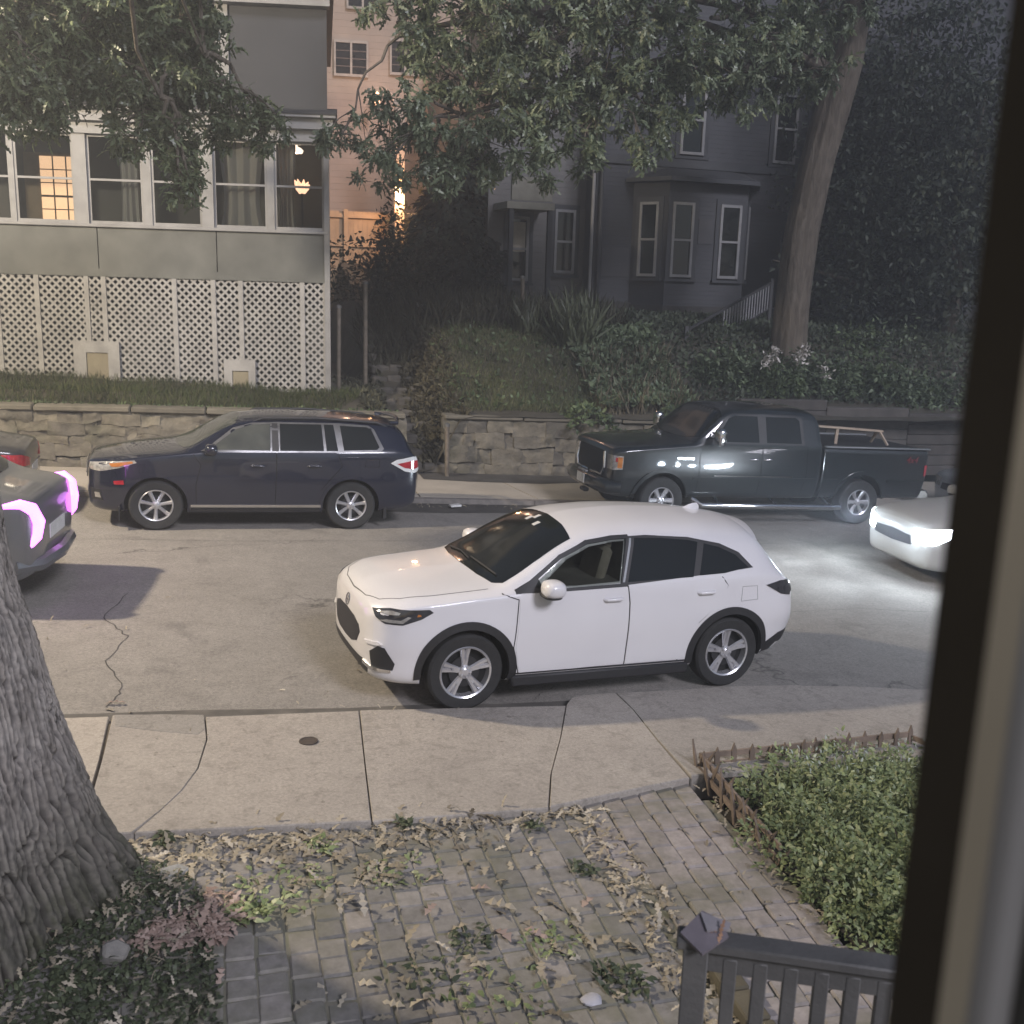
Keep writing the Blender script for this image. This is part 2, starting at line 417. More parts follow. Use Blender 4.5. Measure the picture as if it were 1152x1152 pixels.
def ngon_band(poly, m_in):                                              # inset copy of a polygon towards its centroid
    cx = sum(p[0] for p in poly)/len(poly); cz = sum(p[1] for p in poly)/len(poly)
    return [(cx+(x-cx)*m_in, cz+(z-cz)*m_in) for x, z in poly]

# ---- white compact SUV at the near kerb
T_W = [(-.955,.45,.28,.32,.55,.30,.68,.22,.74,.76),(-.93,.36,.46,.52,.55,.50,.77,.40,.83,.85),(-.87,.27,.62,.68,.56,.66,.84,.54,.90,.93),(-.76,.24,.72,.78,.58,.76,.88,.64,.94,.985),
 (-.55,.22,.80,.86,.62,.84,.93,.72,.985,1.03),(-.2,.21,.85,.905,.66,.878,.97,.76,1.015,1.065),(.10,.21,.87,.915,.68,.885,1.0,.775,1.04,1.09),(.26,.21,.875,.92,.69,.885,1.01,.775,1.06,1.115),
 (.45,.21,.88,.92,.69,.888,1.02,.76,1.145,1.205),(.7,.21,.88,.92,.69,.89,1.03,.735,1.295,1.365),(.9,.21,.88,.92,.69,.89,1.04,.71,1.40,1.48),(1.08,.21,.88,.92,.69,.89,1.045,.695,1.46,1.55),(1.35,.21,.88,.92,.69,.89,1.05,.685,1.495,1.595),
 (1.8,.21,.88,.92,.69,.89,1.055,.675,1.515,1.62),(2.3,.21,.88,.92,.69,.888,1.07,.665,1.495,1.61),(2.7,.22,.875,.92,.70,.878,1.085,.645,1.45,1.575),(2.98,.24,.865,.915,.71,.862,1.095,.615,1.405,1.53),
 (3.12,.27,.845,.90,.71,.845,1.09,.59,1.345,1.45),(3.25,.29,.82,.885,.71,.825,1.07,.58,1.23,1.30),(3.38,.33,.78,.85,.70,.79,1.02,.58,1.10,1.15),(3.48,.37,.72,.80,.67,.745,.95,.56,1.005,1.04),(3.55,.42,.63,.71,.64,.66,.88,.49,.93,.95),(3.585,.48,.48,.56,.61,.5,.77,.38,.82,.83)]
def white_car():
    r = car_root('compact_suv', (1.70, 9.305), .14, 'white compact SUV with silver wheels parked at the near kerb'); r.scale = (1.03, 1, 1.025)
    P = M['white_paint']
    HOLE = [(.66, 1.085), (.93, 1.295), (1.16, 1.395), (1.4, 1.43), (1.515, 1.435), (1.425, 1.10), (1.0, 1.08)]
    b, bv = body_with_arches(T_W, P, r, [(0, .345, .40), (2.655, .345, .40)], .50, holes=[HOLE], inner=mat('cabin_lining', (.16, .15, .125), (.07, .065, .055), 3, .9))
    for x in (0, 2.655):
        for s in (-1, 1): wheel(r, x, s*.79, s, .345, .234, .20, 'double', M['grey_alloy'])
    dloF = [(.60, 1.07), (.64, 1.125), (.9, 1.31), (1.15, 1.415), (1.4, 1.448), (1.545, 1.455), (1.44, 1.085), (1.0, 1.065)]
    dloR = [(1.51, 1.09), (1.63, 1.457), (1.9, 1.45), (2.2, 1.425), (2.30, 1.405), (2.2, 1.11)]
    dloQ = [(2.27, 1.12), (2.37, 1.39), (2.53, 1.355), (2.71, 1.28), (2.83, 1.17), (2.55, 1.13)]
    out = [(.41, 1.045), (.56, 1.105), (.86, 1.315), (1.14, 1.435), (1.4, 1.47), (1.75, 1.478), (2.2, 1.45), (2.55, 1.385), (2.76, 1.30), (2.89, 1.165), (2.55, 1.11), (1.5, 1.065), (.9, 1.045)]
    SEAT = mat('beige_seat', (.30, .27, .21), (.2, .18, .14), 4, .9); CLEAR = glass('side_glass', (.62, .65, .62), .92)
    for s in (-1, 1):
        tb = decal(bv, side([(1.43, 1.07)]+[p for p in [(1.53, 1.47)]+out[5:10]]+[(1.5, 1.066)], s), (0, -s, 0), .0035, .07)
        me_ = bpy.data.meshes.new('t'); tb.to_mesh(me_); tb.free(); tb = BM(); tb.from_mesh(me_); bpy.data.meshes.remove(me_)
        for q in strip([(1.5, 1.066), (.9, 1.046), (.43, 1.045), (.57, 1.11), (.87, 1.315), (1.14, 1.428), (1.4, 1.462), (1.56, 1.468)], .034): decal(bv, side(q, s), (0, -s, 0), .0035, .07, bm=tb)
        decal(bv, side([(.43, 1.05), (.64, 1.15), (.68, 1.06)], s), (0, -s, 0), .004, .07, bm=tb)
        mk('window_trim', tb, M['plastic'], r, 30)
        bm = BM(); box(bm, (1.33, s*.52, 1.16), (.10, .42, .44), ry=.22, bev=.035); mk('seat', bm, SEAT, b)
        bm = BM(); blob(bm, (1.40, s*.52, 1.40), (.05, .13, .075), 3); mk('headrest', bm, SEAT, b)
        if s < 0: bm = BM(); tube(bm, [(.80+.07*math.sin(k*.3142), s*.50+.17*math.cos(k*.3142), 1.10+.16*math.sin(k*.3142)) for k in range(21)], .013, 6); mk('steering_wheel', bm, M['plastic'], b)
        d1 = panel(bv, [(.46, .98), (.47, 1.03), (.9, 1.035), (1.5, 1.052), (1.525, .9), (1.53, .32), (.50, .30), (.44, .55)], s, P, r, 'door')
        d2 = panel(bv, [(1.545, .32), (1.54, .9), (1.515, 1.053), (2.5, 1.10), (2.58, 1.02), (2.5, .86), (2.28, .68), (2.16, .42), (2.12, .32)], s, P, r, 'door')
        handle(d1, bv, 1.36, .945, s, P); handle(d2, bv, 2.34, .965, s, P)
        for d, w, g in ((d1, dloF, 'side'), (d2, dloR, 'carglass'), (r, dloQ, 'carglass')): mk('window', decal(bv, side(w, s), (0, -s, 0), .006, .07), CLEAR if g == 'side' else M[g], d, 30)
        gaps(bv, [(s, [(.30, 1.03), (.445, .98), (.42, .55), (.49, .295)]), (s, [(1.51, 1.06), (1.533, .9), (1.537, .3)]), (s, [(2.52, 1.1), (2.58, 1.02), (2.48, .85), (2.26, .66), (2.14, .42), (2.1, .3)])], M['dark_gap'], r)
        mk('pillar_trim', decal(bv, side([(1.455, 1.09), (1.477, 1.09), (1.597, 1.455), (1.575, 1.455)], s), (0, -s, 0), .0075, .1), M['silver_paint'], r)
        # lower black cladding and arch rings
        ring_arch(bv, 0, .345, .395, .465, R(-12), R(186), s, .012, M['plastic'], r)
        ring_arch(bv, 2.655, .345, .395, .465, R(-8), R(190), s, .012, M['plastic'], r)
        mk('sill_cladding', decal(bv, side([(.44, .215), (.46, .31), (2.20, .31), (2.24, .215)], s), (0, -s, 0), .010, .1), M['plastic'], r)
        bm = BM(); bx(bm, .43, 2.23, min(s*.80, s*.893), max(s*.80, s*.893), .175, .285, bev=.02); mk('sill', bm, M['plastic'], r)
        mk('rear_cladding', decal(bv, side([(3.08, .28), (3.12, .42), (3.3, .50), (3.6, .53), (3.62, .42), (3.3, .31)], s), (0, -s, 0), .008, .08), M['plastic'], r)
        # head lamp: dark lens with bright inner strips, wraps round the corner
        dd = Vector((.62, -s*.78, 0)); 
        L = lambda p: [(x, s*y, z) for x, y, z in p]
        hl = mk('headlight', decal(bv, L([(-.87, .60, .885), (-.72, .74, .915), (-.36, .88, .925), (-.33, .89, .90), (-.42, .87, .845), (-.60, .82, .79), (-.76, .74, .79), (-.83, .66, .83)]), dd, .006, .05), M['lampglass'], r, 30)
        mk('light_strip', decal(bv, L([(-.80, .68, .815), (-.74, .745, .805), (-.60, .82, .805), (-.53, .85, .86), (-.56, .84, .865), (-.62, .81, .83), (-.74, .74, .83)]), dd, .010, .05), M['lampclear'], hl, 30)
        mk('light_strip', decal(bv, L([(-.83, .64, .875), (-.70, .76, .90), (-.62, .8, .895), (-.64, .8, .875), (-.72, .75, .87)]), dd, .010, .05), M['lampclear'], hl, 30)
        mk('reflector', decal(bv, L([(-.47, .86, .865), (-.43, .87, .87), (-.44, .87, .885), (-.465, .86, .885)]), dd, .010, .05), M['amber'], hl, 30)
        # fog pocket in the front bumper
        mk('fog_pocket', decal(bv, L([(-.86, .60, .52), (-.80, .68, .585), (-.74, .73, .575), (-.66, .79, .44), (-.68, .78, .38), (-.84, .62, .36)]), dd, .006, .05), M['plastic'], r, 30)
        mk('bumper_blade', decal(bv, L([(-.905, .53, .60), (-.80, .68, .625), (-.76, .72, .605), (-.80, .68, .592), (-.89, .56, .58)]), dd, .018, .05), P, r, 30)
        mk('bumper_trim', decal(bv, L([(-.90, .50, .41), (-.84, .62, .385), (-.70, .775, .385), (-.70, .775, .36), (-.84, .62, .355), (-.90, .50, .375)]), dd, .016, .05), M['chrome'], r, 30)
        mk('tail_light', decal(bv, L([(3.12, .9, .97), (3.05, .9, 1.0), (3.25, .85, 1.03), (3.42, .78, 1.02), (3.50, .72, .95), (3.42, .8, .87), (3.27, .86, .90)]), Vector((-.5, -s, 0)), .010, .05), M['lampglass'], r, 30)
        mirror(r, .70, s*.90, 1.075, s, P, M['plastic'], (.10, .115, .075))
        gaps(bv, [(s, [(2.74, .86), (2.75, 1.0), (2.92, 1.0), (2.93, .87), (2.74, .86)])], mat('fuel_gap', (.3, .3, .3)), r, .005, name='fuel_flap')
    ws = [(.20, 0), (.22, .40), (.27, .66), (.345, .735), (.7, .69), (1.01, .63), (1.05, .35), (1.06, 0)]
    g = mk('windshield', decal(bv, [(x, y, 3) for x, y in ws] + [(x, -y, 3) for x, y in ws[-2:0:-1]], (0, 0, -1), .005, .07), M['carglass'], r, 30)
    for x, y in ((.92, .12), (.97, .05), (.90, -.10)): mk('sticker', decal(bv, [(x-.03, y-.03, 3), (x+.035, y-.035, 3), (x+.03, y+.02, 3), (x-.03, y+.025, 3)], (0, 0, -1), .008, .1), M['white_plate'], g)
    bm = BM()
    for y0, y1, a in ((-.58, .0, .26), (-.02, .56, .25)):
        tube(bm, [bv.ray_cast(Vector((x, y, 3)), Vector((0, 0, -1)))[0]+Vector((0, 0, .02)) for x, y in ((.28+.1*abs(y0), y0), (a+.06, (y0+y1)/2), (a+.05, y1))], .008, 6)
    mk('wiper', bm, M['plastic'], g)
    # hood shut line, grille, emblem
    bm = BM()
    for s in (-1, 1):
        for q in strip([(.20, .755), (-.3, .735), (-.6, .68), (-.78, .55), (-.86, .34), (-.885, 0)], .008): decal(bv, [(x, s*y, 3) for x, y in q], (0, 0, -1), .0015, .06, bm=bm)
    mk('hood_gap', bm, mat('soft_gap', (.10, .10, .10)), r)
    gr = [(.0, .735), (.26, .725), (.40, .685), (.44, .63), (.37, .53), (.22, .485), (0, .475)]
    mk('grille', decal(bv, [(-2, y, z) for y, z in gr] + [(-2, -y, z) for y, z in gr[-2:0:-1]], (1, 0, 0), .006, .06), M['plastic'], r, 30)
    lo = [(.0, .405), (.5, .415), (.60, .38), (.56, .30), (0, .285)]
    mk('lower_grille', decal(bv, [(-2, y, z) for y, z in lo] + [(-2, -y, z) for y, z in lo[-2:0:-1]], (1, 0, 0), .006, .06), M['plastic'], r, 30)
    bm = BM()
    c0 = bv.ray_cast(Vector((-2, 0, .80)), Vector((1, 0, 0)))[0] + Vector((-.006, 0, 0))
    ov = [(c0 + Vector((.03*math.sin(6.2832*k/20)*.4, .055*math.cos(6.2832*k/20), .05*math.sin(6.2832*k/20)))) for k in range(21)]
    tube(bm, ov, .006, 6)
    for y in (-.022, .022): tube(bm, [c0+Vector((-.006-.008, y*.8, -.032)), c0+Vector((.010-.008, y*1.2, .034))], .006, 6)
    tube(bm, [c0+Vector((-.008, -.02, 0)), c0+Vector((-.008, .02, 0))], .006, 6)
    mk('emblem', bm, M['chrome'], r)
    rg = [(.0, 1.36), (.44, 1.33), (.50, 1.12), (0, 1.10)]
    mk('rear_window', decal(bv, [(6, y, z) for y, z in rg] + [(6, -y, z) for y, z in rg[-2:0:-1]], (-1, 0, 0), .005, .07), M['carglass'], r, 30)
    # roof spoiler and fin
    bm = BM()
    for i in range(12): pass
    ys = np.linspace(-.56, .56, 15); top = []; low = []
    for y in ys:
        k = 1-(y/.60)**2*.12; z0 = 1.535-.11*(abs(y)/.56)**2.2
        top.append([bm.verts.new((x, float(y), z0+dz)) for x, dz in ((2.78, -.006), (3.02, -.018), (3.20*k**.3, -.052))])
        low.append(bm.verts.new((3.13*k**.3, float(y), z0-.10)))
    for i in range(14):
        for j in range(2): bm.faces.new((top[i][j], top[i][j+1], top[i+1][j+1], top[i+1][j]))
        bm.faces.new((top[i][2], low[i], low[i+1], top[i+1][2])); bm.faces.new((low[i], top[i][0], top[i+1][0], low[i+1]))
    bm.faces.new([top[0][0], top[0][1], top[0][2], low[0]]); bm.faces.new([low[-1], top[-1][2], top[-1][1], top[-1][0]])
    bmesh.ops.recalc_face_normals(bm, faces=bm.faces); mk('spoiler', bm, P, r, 50)
    bm = BM()
    prev = None
    for t in np.linspace(0, 1, 8):
        x = 2.54+.19*t; h = .065*math.sin(min(1, t*1.1)*1.5)*(1 if t < .93 else .6); w = .028*math.sin(math.pi*min(.97, .12+t*.8))
        z = bv.ray_cast(Vector((x, 0, 3)), Vector((0, 0, -1)))[0].z - .004
        ring = [bm.verts.new((x, -w, z)), bm.verts.new((x, -w*.45, z+h*.7)), bm.verts.new((x, 0, z+h+.004)), bm.verts.new((x, w*.45, z+h*.7)), bm.verts.new((x, w, z))]
        if prev:
            for k in range(4): bm.faces.new((prev[k], prev[k+1], ring[k+1], ring[k]))
        prev = ring
    mk('antenna_fin', bm, P, r)
    def warp(o):
        for ch in [x for x in COL.objects if x.parent == o]:
            if ch.type == 'MESH':
                for v in ch.data.vertices:
                    x = v.co.x; v.co.x = -.40+(x+.40)*.80 if x < -.40 else (3.0+(x-3.0)*.86 if x > 3.0 else x)
                warp(ch)
    warp(r)
white_car()
# ---- dark blue SUV at the far kerb
T_B = [(-.93,.45,.28,.34,.60,.32,.84,.24,.93,.94),(-.90,.34,.52,.58,.60,.56,.90,.45,.985,1.0),(-.82,.27,.68,.75,.62,.72,.95,.60,1.02,1.04),(-.65,.25,.80,.86,.64,.84,.99,.70,1.05,1.085),
 (-.4,.24,.87,.93,.68,.90,1.05,.75,1.09,1.13),(0,.24,.90,.95,.70,.915,1.11,.77,1.14,1.18),(.30,.24,.91,.955,.72,.92,1.15,.78,1.18,1.215),(.45,.24,.915,.955,.73,.92,1.165,.77,1.225,1.265),
 (.7,.24,.92,.955,.73,.92,1.18,.73,1.375,1.425),(.95,.24,.92,.955,.73,.92,1.19,.70,1.52,1.585),(1.18,.24,.92,.955,.73,.92,1.195,.68,1.605,1.68),(1.5,.24,.92,.955,.73,.92,1.20,.66,1.64,1.72),
 (2.0,.24,.92,.955,.73,.92,1.205,.655,1.655,1.735),(2.6,.24,.92,.955,.73,.92,1.21,.65,1.655,1.735),(3.1,.25,.91,.95,.74,.915,1.225,.64,1.63,1.71),(3.45,.28,.89,.935,.74,.895,1.23,.62,1.59,1.665),(3.6,.30,.87,.915,.74,.87,1.22,.62,1.50,1.55),
 (3.72,.33,.83,.88,.73,.84,1.19,.64,1.30,1.33),(3.80,.36,.76,.82,.72,.79,1.13,.62,1.17,1.19),(3.86,.42,.6,.7,.68,.66,.98,.5,1.04,1.05)]
def blue_suv():
    r = car_root('large_suv', (-1.337, 16.13), .08, 'dark blue SUV with roof rails parked in front of the stone wall'); r.scale = (1, 1, .962)
    P = M['blue_paint']; b, bv = body_with_arches(T_B, P, r, [(0, .375, .435), (2.79, .375, .435)], .52)
    for x in (0, 2.79):
        for s in (-1, 1): wheel(r, x, s*.815, s, .375, .235, .235, 'seven', M['alloy'])
    out = [(.60, 1.20), (.70, 1.25), (1.06, 1.535), (1.32, 1.61), (1.7, 1.63), (2.6, 1.635), (3.06, 1.61), (3.14, 1.56), (3.27, 1.28), (3.22, 1.235), (2.4, 1.205), (1.2, 1.19)]
    fr = [(.74, 1.225), (.82, 1.30), (1.10, 1.515), (1.33, 1.585), (1.59, 1.60), (1.58, 1.225)]
    re = [(1.72, 1.225), (1.73, 1.605), (2.34, 1.61), (2.36, 1.235)]
    sm = [(2.40, 1.235), (2.38, 1.61), (2.52, 1.61), (2.57, 1.24)]
    qu = [(2.66, 1.245), (2.62, 1.60), (3.03, 1.585), (3.10, 1.545), (3.20, 1.30), (3.16, 1.265)]
    trim = mat('window_chrome', (.20, .20, .20), (.13, .13, .135), 8, .35, .6)
    for s in (-1, 1):
        mk('window_trim', decal(bv, side(out, s), (0, -s, 0), .003, .08), trim, r, 30)
        for x in (1.655, 2.6):
            mk('pillar_trim', decal(bv, side([(x-.05, 1.22), (x-.04, 1.61), (x+.04, 1.61), (x+.05, 1.22)] if x < 2 else [(2.60, 1.22), (2.555, 1.61), (2.575, 1.61), (2.622, 1.23)], s), (0, -s, 0), .0045, .1), M['plastic'] if x < 2 else trim, r, 30)
        d1 = panel(bv, [(.62, .95), (.63, 1.18), (1.0, 1.185), (1.66, 1.20), (1.66, .95), (1.65, .42), (.56, .42), (.56, .7)], s, P, r, 'door')
        d2 = panel(bv, [(1.675, .42), (1.685, .95), (1.685, 1.20), (2.55, 1.215), (2.62, 1.0), (2.45, .80), (2.32, .62), (2.27, .42)], s, P, r, 'door')
        handle(d1, bv, 1.40, .99, s, P); handle(d2, bv, 2.22, 1.0, s, P)
        for d, w, g in ((d1, fr, 'carglass2'), (d2, re, 'carglass'), (d2, sm, 'carglass'), (r, qu, 'carglass')): mk('window', decal(bv, side(w, s), (0, -s, 0), .006, .08), M[g], d, 30)
        gaps(bv, [(s, [(.5, 1.15), (.605, 1.0), (.54, .7), (.545, .4)]), (s, [(1.668, 1.2), (1.668, .95), (1.662, .4)]), (s, [(2.57, 1.2), (2.635, 1.0), (2.46, .79), (2.31, .61), (2.26, .4)])], M['dark_gap'], r)
        gaps(bv, [(s, [(2.98, 1.0), (3.0, 1.12), (3.2, 1.12), (3.2, 1.0), (2.98, 1.0)])], M['dark_gap'], r, .007, name='fuel_flap')
        ring_arch(bv, 0, .375, .43, .475, R(-10), R(190), s, .010, P, r); ring_arch(bv, 2.79, .375, .43, .475, R(-10), R(190), s, .010, P, r)
        mk('side_moulding', decal(bv, side([(.47, .355), (.47, .395), (2.33, .395), (2.33, .355)], s), (0, -s, 0), .016, .15), M['chrome'], r, 30)
        mk('sill_cladding', decal(bv, side([(.46, .245), (.46, .345), (2.35, .345), (2.35, .245)], s), (0, -s, 0), .008, .15), M['plastic'], r, 30)
        L = lambda p: [(x, s*y, z) for x, y, z in p]; dd = Vector((.6, -s*.8, 0))
        hl = mk('headlight', decal(bv, L([(-.885, .56, .96), (-.70, .80, 1.0), (-.30, .92, 1.045), (-.27, .93, 1.01), (-.48, .9, .93), (-.72, .80, .865), (-.87, .60, .87)]), dd, .006, .05), M['lampclear'], r, 30)
        mk('reflector', decal(bv, L([(-.62, .84, .985), (-.33, .92, 1.03), (-.31, .92, 1.005), (-.5, .88, .945), (-.58, .86, .94)]), dd, .010, .05), M['amber'], hl, 30)
        mk('side_reflector', decal(bv, L([(-.56, .88, .735), (-.42, .9, .75), (-.41, .9, .69), (-.55, .88, .685)]), dd, .008, .05), M['red'], r, 30)
        fg = mk('fog_lamp', decal(bv, L([(-.84, .60, .60), (-.72, .78, .60), (-.70, .79, .43), (-.84, .62, .43)]), dd, .006, .05), M['plastic'], r, 30)
        mk('fog_ring', decal(bv, L([(-.79, .71, .55), (-.73, .77, .55), (-.72, .78, .47), (-.79, .71, .47)]), dd, .012, .05), M['chrome'], fg, 30)
        tl = mk('tail_light', decal(bv, L([(3.40, .95, 1.06), (3.50, .94, 1.115), (3.76, .88, 1.16), (3.84, .70, 1.14), (3.86, .68, .93), (3.76, .86, .90), (3.62, .92, .93)]), Vector((-.6, -s*.8, 0)), .012, .05), M['white_plate'], r, 30)
        mk('red_lens', decal(bv, L([(3.50, .94, 1.05), (3.75, .88, 1.10), (3.84, .70, 1.09), (3.85, .7, .99), (3.74, .87, .96), (3.62, .92, .985)]), Vector((-.6, -s*.8, 0)), .017, .05), M['red'], tl, 30)
        mirror(r, .74, s*.93, 1.22, s, P, M['plastic'], (.09, .12, .085))
        bm = BM(); z = lambda x: bv.ray_cast(Vector((x, s*.60, 3)), Vector((0, 0, -1)))[0].z
        tube(bm, [(1.35, s*.60, z(1.35)-.01), (1.5, s*.60, z(1.5)+.035), (2.3, s*.60, z(2.3)+.045), (3.2, s*.59, z(3.2)+.035), (3.38, s*.58, z(3.38)-.01)], [.015, .02, .02, .02, .015], 8)
        mk('roof_rail', bm, M['plastic'], r)
        bm = BM(); bx(bm, 3.30, 3.345, s*.84-.05, s*.84+.05, .16, .34); bx(bm, -.50, -.485, s*.84-.10, s*.84+.10, .15, .36); mk('mud_flap', bm, M['rubber'], r)
    ws = [(.28, 0), (.31, .40), (.38, .66), (.46, .715), (.8, .67), (1.10, .62), (1.17, .3), (1.19, 0)]
    mk('windshield', decal(bv, [(x, y, 3) for x, y in ws] + [(x, -y, 3) for x, y in ws[-2:0:-1]], (0, 0, -1), .005, .08), M['carglass2'], r, 30)
    rg = [(0, 1.60), (.52, 1.56), (.66, 1.25), (0, 1.22)]
    mk('rear_window', decal(bv, [(6, y, z) for y, z in rg] + [(6, -y, z) for y, z in rg[-2:0:-1]], (-1, 0, 0), .005, .08), M['carglass'], r, 30)
    gr = [(0, .97), (.40, .95), (.46, .80), (.34, .70), (0, .69)]
    g = mk('grille', decal(bv, [(-2, y, z) for y, z in gr] + [(-2, -y, z) for y, z in gr[-2:0:-1]], (1, 0, 0), .006, .08), M['plastic'], r, 30)
    bm = BM()
    for z in (.77, .85, .92): tube(bm, [bv.ray_cast(Vector((-2, y, z)), Vector((1, 0, 0)))[0]+Vector((-.012, 0, 0)) for y in np.linspace(-.38, .38, 9)], .012, 6)
    mk('grille_bar', bm, M['chrome'], g)
    bm = BM(); tube(bm, [(3.40, -.58, 1.66), (3.52, -.56, 1.655), (3.58, -.3, 1.69), (3.60, 0, 1.70), (3.58, .3, 1.69), (3.52, .56, 1.655), (3.40, .58, 1.66)], .03, 8); mk('spoiler', bm, P, r)
    bm = BM(); bx(bm, .96, 1.14, -.34, -.10, 1.03, 1.30, bev=.03); 
blue_suv()

# ---- dark pickup
T_TC = [(-.93,.62,.55,.66,.80,.66,1.00,.60,1.13,1.14),(-.915,.52,.72,.84,.80,.82,1.16,.74,1.235,1.25),(-.86,.46,.82,.92,.82,.90,1.20,.82,1.275,1.30),(-.7,.44,.88,.965,.84,.95,1.245,.86,1.31,1.335),(-.3,.44,.90,.985,.86,.965,1.29,.88,1.345,1.375),(.2,.44,.90,.985,.88,.965,1.335,.88,1.385,1.42),
 (.52,.44,.90,.985,.88,.965,1.365,.88,1.415,1.455),(.66,.44,.90,.985,.88,.965,1.38,.87,1.52,1.55),(.9,.44,.90,.985,.88,.965,1.39,.83,1.745,1.79),(1.12,.44,.90,.985,.88,.965,1.395,.80,1.92,1.98),(1.35,.44,.90,.985,.88,.965,1.40,.785,1.965,2.045),
 (1.9,.44,.90,.985,.88,.965,1.40,.78,1.985,2.07),(2.6,.44,.90,.985,.88,.965,1.40,.78,1.97,2.055),(2.95,.44,.90,.985,.88,.965,1.40,.775,1.935,2.01),(3.02,.44,.90,.985,.88,.962,1.40,.775,1.86,1.92),(3.07,.46,.88,.96,.88,.945,1.38,.80,1.62,1.65)]
T_TB = [(3.11,.48,.90,.975,.90,.972,1.30,.94,1.385,1.387),(3.13,.46,.92,.99,.90,.985,1.32,.955,1.40,1.402),(4.2,.46,.92,.99,.90,.985,1.32,.955,1.40,1.402),(5.30,.48,.92,.985,.90,.98,1.32,.95,1.40,1.402),(5.36,.52,.88,.95,.90,.95,1.30,.92,1.38,1.382)]
def pickup():
    r = car_root('pickup_truck', (6.75, 17.0), .06, 'dark pickup truck with chrome grille edge and tall cab parked below the timber wall')
    P = M['truck_paint']; b, bv = body_with_arches(T_TC, P, r, [(0, .41, .50)], .50, 'cab_body')
    bb, bb_v = body_with_arches(T_TB, P, r, [(3.97, .41, .52)], .50, 'cargo_bed')
    for x in (0, 3.97):
        for s in (-1, 1): wheel(r, x, s*.84, s, .41, .235, .26, 'six', M['grey_alloy'])
    bm = BM(); bx(bm, 3.16, 5.30, -.86, .86, 1.402, 1.406); mk('bed_floor', bm, M['dark_gap'], bb)
    for s in (-1, 1):
        bm = BM(); bx(bm, 3.12, 5.36, s*.955-.055, s*.955+.055, 1.403, 1.43, bev=.01); mk('bed_rail', bm, M['silver_paint'], bb)
        out = [(.74, 1.42), (.92, 1.60), (1.14, 1.86), (1.3, 1.925), (2.55, 1.925), (2.66, 1.88), (2.70, 1.42)]
        fr = [(.90, 1.45), (1.20, 1.84), (1.32, 1.885), (1.76, 1.885), (1.78, 1.45)]; re = [(1.93, 1.45), (1.93, 1.885), (2.53, 1.885), (2.60, 1.84), (2.63, 1.45)]
        mk('window_trim', decal(bv, side(out, s), (0, -s, 0), .003, .08), M['plastic'], r, 30)
        d1 = panel(bv, [(.68, .55), (.66, 1.2), (.70, 1.40), (1.84, 1.405), (1.84, .55)], s, P, r, 'door'); d2 = panel(bv, [(1.865, .55), (1.865, 1.405), (2.74, 1.405), (2.76, .9), (2.72, .55)], s, P, r, 'door')
        mk('window', decal(bv, side(fr, s), (0, -s, 0), .007, .08), M['carglass'], d1, 30); mk('window', decal(bv, side(re, s), (0, -s, 0), .007, .08), M['carglass'], d2, 30)
        for d, x in ((d1, 1.70), (d2, 1.98)): handle(d, bv, x, 1.16, s, M['chrome'], .17)
        gaps(bv, [(s, [(.66, 1.4), (.64, 1.2), (.66, .5)]), (s, [(1.852, 1.4), (1.852, .52)]), (s, [(2.76, 1.4), (2.78, .9), (2.73, .52)])], M['dark_gap'], r)
        for v, a, c in ((bv, .55, 3.0), (bb_v, 3.14, 3.45), (bb_v, 4.5, 5.3)):
            mk('side_moulding', decal(v, side([(a, .78), (a, .84), (c, .84), (c, .78)], s), (0, -s, 0), .012, .2), P, r if v is bv else bb, 30)
        mk('door_trim', decal(bv, side([(.95, .855), (.95, .872), (2.5, .872), (2.5, .855)], s), (0, -s, 0), .010, .2), M['chrome'], r, 30)
        ring_arch(bv, 0, .41, .495, .565, R(-6), R(186), s, .02, P, r); ring_arch(bb_v, 3.97, .41, .515, .585, R(-6), R(186), s, .02, P, bb)
        mk('fender_badge', decal(bv, side([(.22, 1.13), (.22, 1.175), (.54, 1.175), (.54, 1.13)], s), (0, -s, 0), .010, .2), M['chrome'], r, 30)
        bm = BM(); tube(bm, [(.62, s*.90, .44), (.72, s*1.05, .36), (2.0, s*1.06, .35), (3.5, s*1.06, .34), (3.62, s*.9, .42)], .045, 10)
        for x in (1.1, 2.2, 3.3): bar(bm, (x, s*.75, .46), (x, s*1.05, .37), .05, .02)
        mk('step_bar', bm, M['chrome'], r)
        L = lambda p: [(x, s*y, z) for x, y, z in p]; dd = Vector((.7, -s*.7, 0))
        hl = mk('headlight', decal(bv, L([(-.975, .72, 1.16), (-.93, .88, 1.165), (-.76, .95, 1.16), (-.76, .95, .94), (-.92, .90, .92), (-.975, .74, .92)]), dd, .008, .05), M['lampclear'], r, 30)
        mk('reflector', decal(bv, L([(-.845, .92, 1.14), (-.77, .945, 1.14), (-.77, .945, .96), (-.845, .92, .96)]), dd, .013, .05), M['amber'], hl, 30)
        mk('reflector', decal(bv, L([(-.88, .91, 1.13), (-.85, .92, 1.13), (-.85, .92, 1.06), (-.88, .91, 1.06)]), dd, .016, .05), M['red'], hl, 30)
        mk('tail_light', decal(bb_v, L([(5.28, .985, 1.12), (5.35, .96, 1.12), (5.36, .9, .92), (5.28, .98, .92)]), Vector((-.6, -s*.8, 0)), .010, .06), M['red'], bb, 30)
        # towing mirror with chrome shell
        bm = BM(); blob(bm, (.86, s*1.20, 1.56), (.07, .12, .155), 3.2); mo = mk('mirror', bm, M['chrome'], r)
        bm = BM(); bar(bm, (.86, s*.93, 1.50), (.87, s*1.12, 1.50), .03, .03); bar(bm, (.86, s*.93, 1.60), (.87, s*1.12, 1.60), .03, .03); mk('mirror_arm', bm, M['plastic'], mo)
